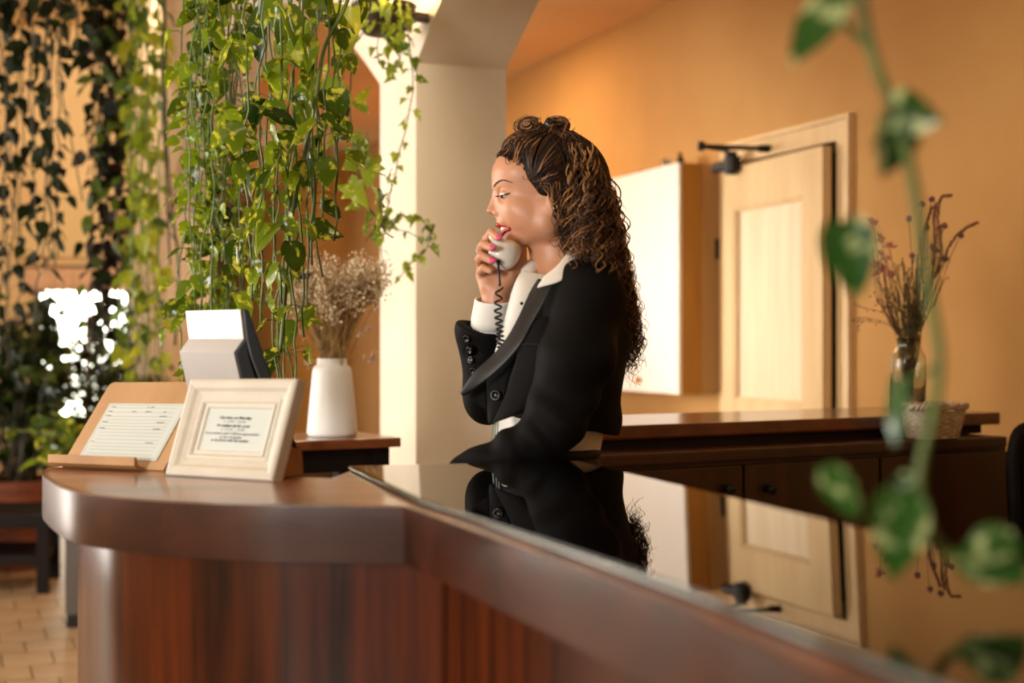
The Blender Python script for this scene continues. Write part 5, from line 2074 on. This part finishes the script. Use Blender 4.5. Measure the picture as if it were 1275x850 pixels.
# left sleeve
jelb = P(690, 530, 2.452)
J.cone(P(731, 376, 2.525), P(715, 450, 2.478), .060, .064, .05)
J.cone(P(715, 450, 2.478), jelb, .064, .048, .025)
J.cone(jelb, P(640, 562, 2.462), .050, .037, .02)
J.cone(P(640, 562, 2.462), P(600, 585, 2.485), .037, .034, .012)
J.cone(P(612, 572, 2.48), P(578, 590, 2.495), .030, .034, .012)
# right sleeve
J.cone(shR - TL * .008 + V((0, 0, -.01)), P(614, 486, 2.70), .062, .054, .03)
J.cone(P(611, 490, 2.70), P(601, 412, 2.652), .050, .050, .02)
J.cone(P(612, 500, 2.70), P(607, 505, 2.70), .040, .034, .02)
# opening of the right sleeve
cdir = (P(609, 396, 2.65) - P(603, 432, 2.66))
J.half(P(601, 402, 2.652), (0, 0, 1)) if False else None
X_, Y_, Z_ = J.grid(tuple(slice(0, len(a)) for a in J.ax))
cp = P(606, 408, 2.652)
cn = np.array((.22, -.25, 1.0))
cn /= np.linalg.norm(cn)
dpl = (X_ - cp.x) * cn[0] + (Y_ - cp.y) * cn[1] + (Z_ - cp.z) * cn[2]
rx = np.sqrt((X_ - cp.x) ** 2 + ((Y_ - cp.y)) ** 2)
cut = np.maximum(-dpl, rx - .085)                 # short vertical cylinder above the cuff line
J.F = np.maximum(J.F, -np.maximum(cut, Z_ - 1.42)).astype(np.float32)
J.cone(P(605, 428, 2.655), P(611, 398, 2.650), .041, .043, .003, 'sub')
# folds of the cloth
fold = (.0030 * np.sin(95 * (X_ * .55 + Z_ * .9) + 9 * Y_) * np.exp(-((Z_ - 1.13) / .075) ** 2) * np.exp(-((Y_ - 2.44) / .08) ** 2)
        + .0022 * np.sin(60 * (X_ * .95 - Z_ * .55) + 4) * np.exp(-((Z_ - 1.24) / .10) ** 2) + .0016 * np.sin(41 * (Z_ + .6 * X_) + 30 * Y_))
# diagonal drag folds of the left sleeve and creases at the bend of the elbow
arm = np.exp(-((Y_ - 2.44) / .07) ** 2) * np.exp(-((Z_ - 1.22) / .10) ** 2)
fold = fold + arm * .0034 * np.sin(70 * (.62 * X_ + .78 * Z_) + 2.2 * np.sin(26 * X_))
elb = np.exp(-((X_ - .02) / .055) ** 2 - ((Z_ - 1.115) / .05) ** 2) * np.exp(-((Y_ - 2.43) / .07) ** 2)
fold = fold + elb * .0060 * np.sin(120 * (.85 * X_ + .45 * (Z_ - 1.1)))
back_ = np.exp(-((X_ - .17) / .06) ** 2) * np.exp(-((Z_ - 1.17) / .09) ** 2)
fold = fold + back_ * .003 * np.sin(75 * (Z_ - .7 * X_))
J.F = (J.F + fold).astype(np.float32)
jk = sdf_object('jacket', J, M_jacket, wm, 3)
tag(jk, 'black cropped blazer')
# long left lapel with its point flying out
sheet('lapel', [P(670, 346, 2.515), P(660, 362, 2.52), P(646, 393, 2.512), P(631, 420, 2.512), P(612, 443, 2.52), P(590, 463, 2.53), P(572.5, 489, 2.54)],
      [P(690, 352, 2.498), P(680, 372, 2.492), P(663, 403, 2.492), P(649, 428, 2.49), P(628, 453, 2.50), P(602, 476, 2.515), P(577, 494, 2.538)], M_satin, jk, 22, 8, bulge=.0025, bdir=(-.2, -1, 0), th=.0022)
# left front panel down to its point
sheet('front_panel', [P(664, 396, 2.500), P(648, 428, 2.497), P(640, 455, 2.497), P(630, 490, 2.503), P(612, 528, 2.515)],
      [P(704, 390, 2.50), P(696, 428, 2.475), P(690, 460, 2.47), P(680, 490, 2.475), P(652, 514, 2.485)], M_jacket, jk, 20, 9, bulge=.010, bdir=(-.25, -1, 0), th=.004)
# right front panel underneath with the button
sheet('under_panel', [P(646, 424, 2.535), P(622, 452, 2.545), P(606, 468, 2.555), P(606, 490, 2.555), P(608, 526, 2.55)],
      [P(654, 424, 2.52), P(640, 455, 2.525), P(633, 474, 2.53), P(628, 500, 2.53), P(612, 529, 2.54)], M_jacket, jk, 18, 6, bulge=.004, th=.004)
sheet('under_panel', [P(612, 446, 2.555), P(590, 470, 2.565), P(581, 488, 2.57), P(588, 497, 2.57)],
      [P(618, 452, 2.55), P(608, 474, 2.555), P(607, 496, 2.556), P(607, 512, 2.556)], M_jacket, jk, 14, 5, th=.004)
sheet('pocket_flap', [P(650, 428.0, 2.486), P(660, 427.8, 2.478), P(672, 428.4, 2.468)], [P(650, 429.4, 2.485), P(660, 429.2, 2.477), P(672, 429.8, 2.467)], M_satin, jk, 6, 3, th=.003)


def button(c, n_, r, parent):
    n_ = V(n_).normalized()
    R_ = rot_axes(*(lambda u: (u, n_.cross(u), n_))(n_.orthogonal().normalized()))
    M = Matrix.Translation(c) @ R_.to_4x4()
    prof = [(.0, .001), (r * .55, .001), (r * .7, .003), (r * .9, .0032), (r, .0015), (r, -.002)]
    mb = MB()
    vs, fs = [], []
    for a, h_ in prof:
        vs += [M @ V((a * math.cos(t), a * math.sin(t), h_)) for t in np.linspace(0, 2 * PI, 16, endpoint=False)]
    for i in range(len(prof) - 1):
        fs += [(i * 16 + k, i * 16 + (k + 1) % 16, (i + 1) * 16 + (k + 1) % 16, (i + 1) * 16 + k) for k in range(16)]
    return mb.add(vs, fs).build('button', M_button, parent, smooth=True)


JB = bvh_of(jk)


def on_jacket(px, py, lift=.001):
    d = (P(px, py, 1.0) - V((0, 0, CAMZ))).normalized()
    h = JB.ray_cast(V((0, 0, CAMZ)), d)
    return (h[0] + h[1] * lift, h[1]) if h[0] is not None else (P(px, py, 2.6), V((0, -1, 0)))


button(P(617, 492, 2.527), (-.35, -1, .1), .0098, jk)
for x, y in ((582, 421), (586, 435), (588, 448), (590.5, 461)):
    c_, n_ = on_jacket(x, y, .002)
    button(c_, n_, .0072, jk)

# --- hair
Hh = Field(axis((-.04, .30, .004)), axis((2.50, 2.84, .004)), axis((1.20, 1.70, .004)))
Hh.ell(hp(688, 216), (.098, .081, .084), RH, .02)
Hh.ell(hp(652, 197), (.042, .050, .034), RH, .02)
Hh.ell(hp(658, 160, -.002), (.015, .016, .011), RH, .006)
Hh.ell(hp(694, 161, -.002), (.015, .014, .008), RH, .006)
Hh.ell(hp(702, 258, -.052), (.022, .032, .045), RH, .02)
Hh.ell(hp(702, 258, .052), (.022, .032, .045), RH, .02)
Hh.ell(hp(712, 240), (.072, .080, .080), RH, .03)
Hh.ell(hp(722, 285), (.056, .082, .075), RH, .03)
Hh.ell(hp(738, 330), (.046, .072, .060), RH, .03)
Hh.cone(hp(742, 330, .05), hp(778, 410, .08), .044, .026, .03)
Hh.cone(hp(778, 410, .08), hp(787, 445, .085), .024, .012, .02)
# the face stays free
Hh.ell(hp(630, 258), (.060, .12, .056), RH, .012, 'sub')
Hh.ell(hp(655, 285), (.056, .12, .058), RH, .012, 'sub')
Hh.ell(hp(664, 318), (.052, .07, .055), RH, .012, 'sub')
hair = sdf_object('hair', Hh, M_hair1, wm, 3)
rh = random.Random(5)


class Strands:
    def __init__(s):
        s.mb = [MB(), MB(), MB()]

    def add(s, pts, r, c):
        n = len(pts)
        s.mb[c].tube(pts, [r * (1 - .55 * i / (n - 1)) for i in range(n)], 4, False)

    def build(s, name, parent):
        for mb, m in zip(s.mb, (M_hair1, M_hair2, M_hair3)):
            if mb.v:
                mb.build(name, m, parent, smooth=True)['kind'] = 'stuff'


def skull(px, py, s_, grow=0.0):
    """push a point out on to the hair cap"""
    c = hp(686, 222)
    p = hp(px, py, s_)
    d = p - c
    k = math.sqrt((d.x / (.100 + grow)) ** 2 + (d.y / (.083 + grow)) ** 2 + (d.z / (.087 + grow)) ** 2)
    return c + d / max(k, 1e-3)


clip = hp(681, 158, -.01)
# combed back hair from the hairline to the clip
st = Strands()
for i in range(620):
    t = rh.random()
    side = -1 if rh.random() < .72 else 1
    hl = lerp_path([hp(621, 193, 0), hp(621.5, 194, .02 * side), hp(627, 199, .042 * side), hp(640, 209, .058 * side), hp(654, 222, .067 * side), hp(664, 236, .073 * side), hp(672, 247, .075 * side)], 60)
    a = hl[int(t * 59)] + V((rh.gauss(0, .0015), rh.gauss(0, .001), rh.gauss(0, .0015)))
    apx = CX + FPX * a.x / a.y
    apy = CY - FPX * (a.z - CAMZ) / a.y
    end = clip + V((rh.gauss(.004, .012), rh.gauss(0, .014), rh.gauss(-.004, .004))) if t < .75 else hp(710 + rh.gauss(0, 8), 205 + rh.gauss(0, 14), .07 * side)
    pts = []
    puff = .010 * (1 - t) + .003
    for k in range(9):
        u = k / 8
        q_ = a.lerp(end, u)
        c = hp(684, 222)
        d = q_ - c
        kk = math.sqrt((d.x / .103) ** 2 + (d.y / .0855) ** 2 + (d.z / .0925) ** 2)
        if 0 < k < 8:
            out = c + d / max(kk, .2) * (1.0 + (puff / .11) * math.sin(PI * min(u * 1.3 + .12, 1)))
            q_ = q_.lerp(out, min(1, 3 * u, 4 * (1 - u)))
        pts.append(q_ + V((0, .0008 * math.sin(k * 1.7 + i), 0)))
    col = 0 if rh.random() < .62 else (1 if rh.random() < .8 else 2)
    st.add(lerp_path(pts, 14), .0011, col)
st.build('combed_hair', hair)
# two loops of the bun around the clip
st = Strands()
for i in range(120):
    for s_, (cx_, cy_, rx_, ry_) in ((0, (658.5, 157.5, 13.5, 10.0)), (1, (692.5, 157.0, 14.0, 9.0))):
        f = rh.uniform(.2, 1.06)
        cx_ += rh.gauss(0, 2.2)
        cy_ += rh.gauss(0, 1.6)
        ph = rh.uniform(-.3, .3)
        yy = rh.gauss(-.006, .013)
        pts = [hp(cx_ + rx_ * f * math.cos(a) + rh.gauss(0, .25), cy_ + ry_ * f * math.sin(a) + rh.gauss(0, .25), yy - .006 + .014 * math.sin(a * .5 + ph)) for a in np.linspace(ph + (0 if s_ == 0 else PI), ph + 5.6 + (0 if s_ == 0 else PI), 18)]
        st.add(pts, .0012, rh.choice((0, 1, 1, 1, 2)))
for i in range(26):
    a = rh.uniform(PI * .95, PI * 2.05)
    p0 = hp(676 + 22 * math.cos(a), 158 + 8 * math.sin(a), rh.gauss(0, .012))
    p1 = p0 + V((.018 * math.cos(a) + rh.gauss(0, .006), 0, .012 * rh.uniform(.2, 1.1)))
    st.add(lerp_path([p0, p0.lerp(p1, .5) + V((0, 0, .004)), p1], 6), .00045, 1)
st.build('bun_loops', hair)
cl_ = MB()
cl_.ball(hp(681.0, 157.0, -.034), .0105, 12, 8, (.75, .6, 1.1))
cl_.build('hair_clip', M_blackp, hair, smooth=True)
MB().tube([hp(676.5, 157.5, -.0415), hp(681.5, 161.0, -.0425), hp(686, 159, -.041)], .0009, 5).build('clip_trim', M_silver, hair, smooth=True)

# curls
outl_b = [(705, 165), (727, 180), (745, 203), (757, 224), (766, 250), (773, 282), (782, 322), (792, 362), (800, 400), (806, 436), (798, 462)]


def curl(path, amp, turns, ph, r, col, grow=True, n=46):
    n = max(10, int(n))
    pts = lerp_path(path, n)
    out = []
    for i, p in enumerate(pts):
        u = i / (n - 1)
        t_ = (pts[min(i + 1, n - 1)] - pts[max(i - 1, 0)]).normalized()
        a_ = t_.cross(V((0, 1, 0)))
        a_ = a_.normalized() if a_.length > .05 else V((1, 0, 0))
        b__ = t_.cross(a_)
        A = amp * (min(1, .12 + 1.7 * u) if grow else 1)
        g = ph + turns * 2 * PI * u + .5 * math.sin(3 * u + ph)
        out.append(p + a_ * A * math.cos(g) + b__ * A * .8 * math.sin(g))
    st.add(out, r, col)


# end points: the mass in three zones (near side, back, far side)
st = Strands()
for i in range(620):
    # lengthwise target along the mane
    t = rh.random() ** .75
    e = lerp_path([hp(694, 262), hp(704, 312), hp(738, 352), hp(770, 395, .05), hp(790, 455, .09)], 50)[int(t * 49)]
    wdt = [.010, .026, .038, .034, .016]
    q_ = t * 4
    k = min(int(q_), 3)
    wd = wdt[k] + (wdt[k + 1] - wdt[k]) * (q_ - k)
    th_ = rh.uniform(0, 2 * PI)
    sd = rh.uniform(-1, 1)
    epx = e + V((rh.gauss(0, wd * .55), 0, rh.gauss(0, wd * .45)))
    lat = (.082 * (1 - t * .55)) * sd
    epx.y += lat
    # root on the crown / back of the head on the same side
    rt = hp(700 + 26 * rh.random(), 178 + 55 * rh.random(), .078 * sd) if rh.random() < .62 else hp(688 + 34 * rh.random(), 158 + 34 * rh.random(), .06 * sd)
    c = hp(690, 222)
    d = rt - c
    kk = math.sqrt((d.x / .100) ** 2 + (d.y / .084) ** 2 + (d.z / .088) ** 2)
    rt = c + d / max(kk, .3)
    # bulge outwards half way
    m1 = rt.lerp(epx, .38) + V((.020 * rh.uniform(.2, 1.1), .030 * (sd if abs(sd) > .2 else 0), .004))
    m2 = rt.lerp(epx, .72) + V((.012 * rh.uniform(-.2, 1.0), .022 * (sd if abs(sd) > .2 else 0), 0))
    ln_ = (epx - rt).length
    col = rh.choices((0, 1, 2), (.40, .42, .18) if t < .5 else (.22, .56, .22))[0]
    amp = rh.uniform(.006, .0125)
    curl([rt, m1, m2, epx], amp, ln_ / rh.uniform(.040, .058), rh.uniform(0, 6.28), rh.uniform(.0009, .0017), col, n=14 + ln_ * 260)
# outer silhouette curls
ob = lerp_path([hp(x, y) for x, y in outl_b], 80)
for i in range(420):
    k = min(rh.randint(14, 76) if i < 240 else rh.randint(52, 79), 79)
    j = max(0, k - rh.randint(14, 46))
    sd = rh.gauss(0, .035) + (.09 * max(0, k - 45) / 35)
    path = [ob[j] + V((-.010 - .02 * rh.random(), sd * .6, 0)), ob[(j + k) // 2] + V((-.012 * rh.random() - .004, sd, 0)), ob[k] + V((rh.gauss(-.007, .007), sd, rh.gauss(0, .008)))]
    ln_ = (path[2] - path[0]).length
    curl(path, rh.uniform(.004, .0085), ln_ / rh.uniform(.030, .046), rh.uniform(0, 6.28), rh.uniform(.0006, .0011), rh.choices((0, 1, 2), (.3, .55, .15))[0], n=12 + ln_ * 280)
# loose ends hanging below
for i in range(46):
    b0 = hp(rh.uniform(776, 803), rh.uniform(415, 440), .085 + rh.gauss(0, .02))
    e0_ = b0 + V((rh.gauss(0, .012), 0, -rh.uniform(.02, .075)))
    curl([b0, b0.lerp(e0_, .5), e0_], rh.uniform(.005, .009), rh.uniform(1.2, 2.4), rh.uniform(0, 6.28), .0006, rh.choice((0, 1, 1)), False, 26)
# curls in front of the near ear and over the collar
for i in range(150):
    x0 = rh.uniform(671, 702)
    rt = hp(x0, 232 + rh.uniform(-8, 10), -.080)
    ep = hp(max(x0, 682) + rh.uniform(2, 24), rh.uniform(276, 330), -.088 + rh.gauss(0, .006))
    if ep.z < hp(0, 300).z and (CX + FPX * ep.x / ep.y) < 697:
        ep.x += .016
    md_ = rt.lerp(ep, .5) + V((.004, -.014, 0))
    curl([rt, md_, ep], rh.uniform(.003, .0065), (ep - rt).length / rh.uniform(.030, .045), rh.uniform(0, 6.28), rh.uniform(.0006, .0011), rh.choices((0, 1, 2), (.35, .45, .2))[0], n=40)
# long highlighted ringlets on the near side
for i in range(80):
    x0 = rh.uniform(700, 738)
    rt = hp(x0, rh.uniform(184, 225), -.080)
    ep = hp(x0 + rh.uniform(-6, 34), rh.uniform(285, 345), -.092 + rh.gauss(0, .006))
    md_ = rt.lerp(ep, .5) + V((.002, -.018, 0))
    curl([rt, md_, ep], rh.uniform(.008, .013), (ep - rt).length / rh.uniform(.044, .058), rh.uniform(0, 6.28), rh.uniform(.0010, .0017), rh.choices((0, 1, 2), (.15, .4, .45))[0], n=56)
# curls lying over the near shoulder
for i in range(230):
    sd = rh.uniform(0, 1)
    rt = hp(rh.uniform(704, 742), rh.uniform(196, 262), -.078)
    ex, ey = rh.choice(((722, 318), (736, 322), (750, 334), (762, 346), (774, 364), (784, 390), (790, 400), (768, 340)))
    ep = P(ex - 4 + rh.gauss(0, 7), ey + rh.gauss(0, 8), 2.455 + .05 * rh.random() + .0022 * max(0, ex - 745))
    md_ = rt.lerp(ep, .55) + V((.014 * rh.random(), -.022, .012))
    ln_ = (ep - rt).length
    curl([rt, md_, ep], rh.uniform(.0055, .011), ln_ / rh.uniform(.038, .054), rh.uniform(0, 6.28), rh.uniform(.0008, .0016), rh.choices((0, 1, 2), (.3, .5, .2))[0], n=14 + ln_ * 270)
# fly-away hair
for i in range(60):
    k = rh.randint(4, 78)
    b0 = ob[k] + V((-.006, rh.gauss(0, .03) + (.08 * max(0, k - 45) / 35), 0))
    e0_ = b0 + V((rh.uniform(.004, .022), 0, rh.gauss(-.006, .014)))
    curl([b0, b0.lerp(e0_, .5) + V((0, 0, .003)), e0_], .002, 1.0, rh.uniform(0, 6.28), .0004, 1, False, 10)
# gathered lengths running back from the clip
for i in range(190):
    sd = rh.uniform(-1, .6)
    b0 = clip + V((rh.gauss(.006, .008), .012 * sd, rh.gauss(-.004, .003)))
    pts = []
    tgt_ = hp(rh.uniform(702, 752), rh.uniform(186, 262), -.078 if sd < .2 else .07)
    for k in range(8):
        u = k / 7
        q_ = b0.lerp(tgt_, u)
        c = hp(688, 220)
        d = q_ - c
        kk = math.sqrt((d.x / .1035) ** 2 + (d.y / .0865) ** 2 + (d.z / .0905) ** 2)
        q_ = q_.lerp(c + d / max(kk, .25) * rh.uniform(1.0, 1.05), min(1, 3 * u))
        pts.append(q_)
    curl(pts, rh.uniform(.0015, .004), rh.uniform(1.5, 3), rh.uniform(0, 6.28), rh.uniform(.0008, .0014), rh.choices((0, 1, 2), (.5, .4, .1))[0], n=34)
st.build('curls', hair)
# short wisps on the temple
st = Strands()
for i in range(26):
    x0, y0 = rh.uniform(626, 664), 0
    y0 = 199 + (x0 - 626) * .95
    s0 = -.046 - (x0 - 626) * .00075
    p0 = hp(x0, y0, s0)
    p1 = hp(x0 + rh.uniform(2, 10), y0 + rh.uniform(4, 10), s0 - .006)
    p2 = hp(x0 + rh.uniform(10, 22), y0 + rh.uniform(2, 10), s0 - .010)
    st.add(lerp_path([p0, p1, p2], 8), .0005, rh.choice((0, 1)))
st.build('temple_wisps', hair)

# ------------------------------------------------------------------ telephone receiver and coiled cord
ph_ = thing('telephone_receiver', 'white telephone receiver with a black coiled cord in the right hand of the woman', 'telephone', H(628, 318, -.005))
PH = Field(axis((-.05, .11, .0022)), axis((2.53, 2.82, .0022)), axis((1.30, 1.58, .0022)))
m0, m1, m2 = H(625, 311, -.008), H(642, 306, .055), hp(686, 262, .096)
PH.ell(H(625.5, 317.0, -.010), (.0245, .022, .029), Matrix.Rotation(-.5, 3, 'Y'), .004)
PH.ell(H(616.5, 293.5, -.018), (.012, .012, .011), None, .010)
PH.cone(H(634, 314, .0), m1, .021, .0165, .012)
PH.cone(m1, m2, .0155, .0165, .01)
PH.ell(m2, (.03, .016, .03), None, .01)
sdf_object('handset', PH, M_phone, ph_, 2)
cpth = [H(620.5, 327, -.032), H(621, 340, -.036), H(622.5, 356, -.038)]
mb = MB().tube(lerp_path(cpth, 10), .0025, 8)
mb.ball(cpth[0] + V((0, .002, .002)), .0042, 8, 6)
ctr = lerp_path([H(621.5, 358, -.036), H(620.0, 385, -.042), H(622.0, 410, -.052), H(624.0, 433, -.062), H(622, 452, -.046), H(619, 475, -.03)], 400)
hel = []
for i, p in enumerate(ctr):
    u = i / 399
    a = u * 2 * PI * (9 + 12 * u)
    rr = .0062
    hel.append(p + V((rr * math.cos(a), rr * math.sin(a), 0)))
mb.tube(hel, .0021, 5)
mb.build('coiled_cord', M_cord, ph_, smooth=True)
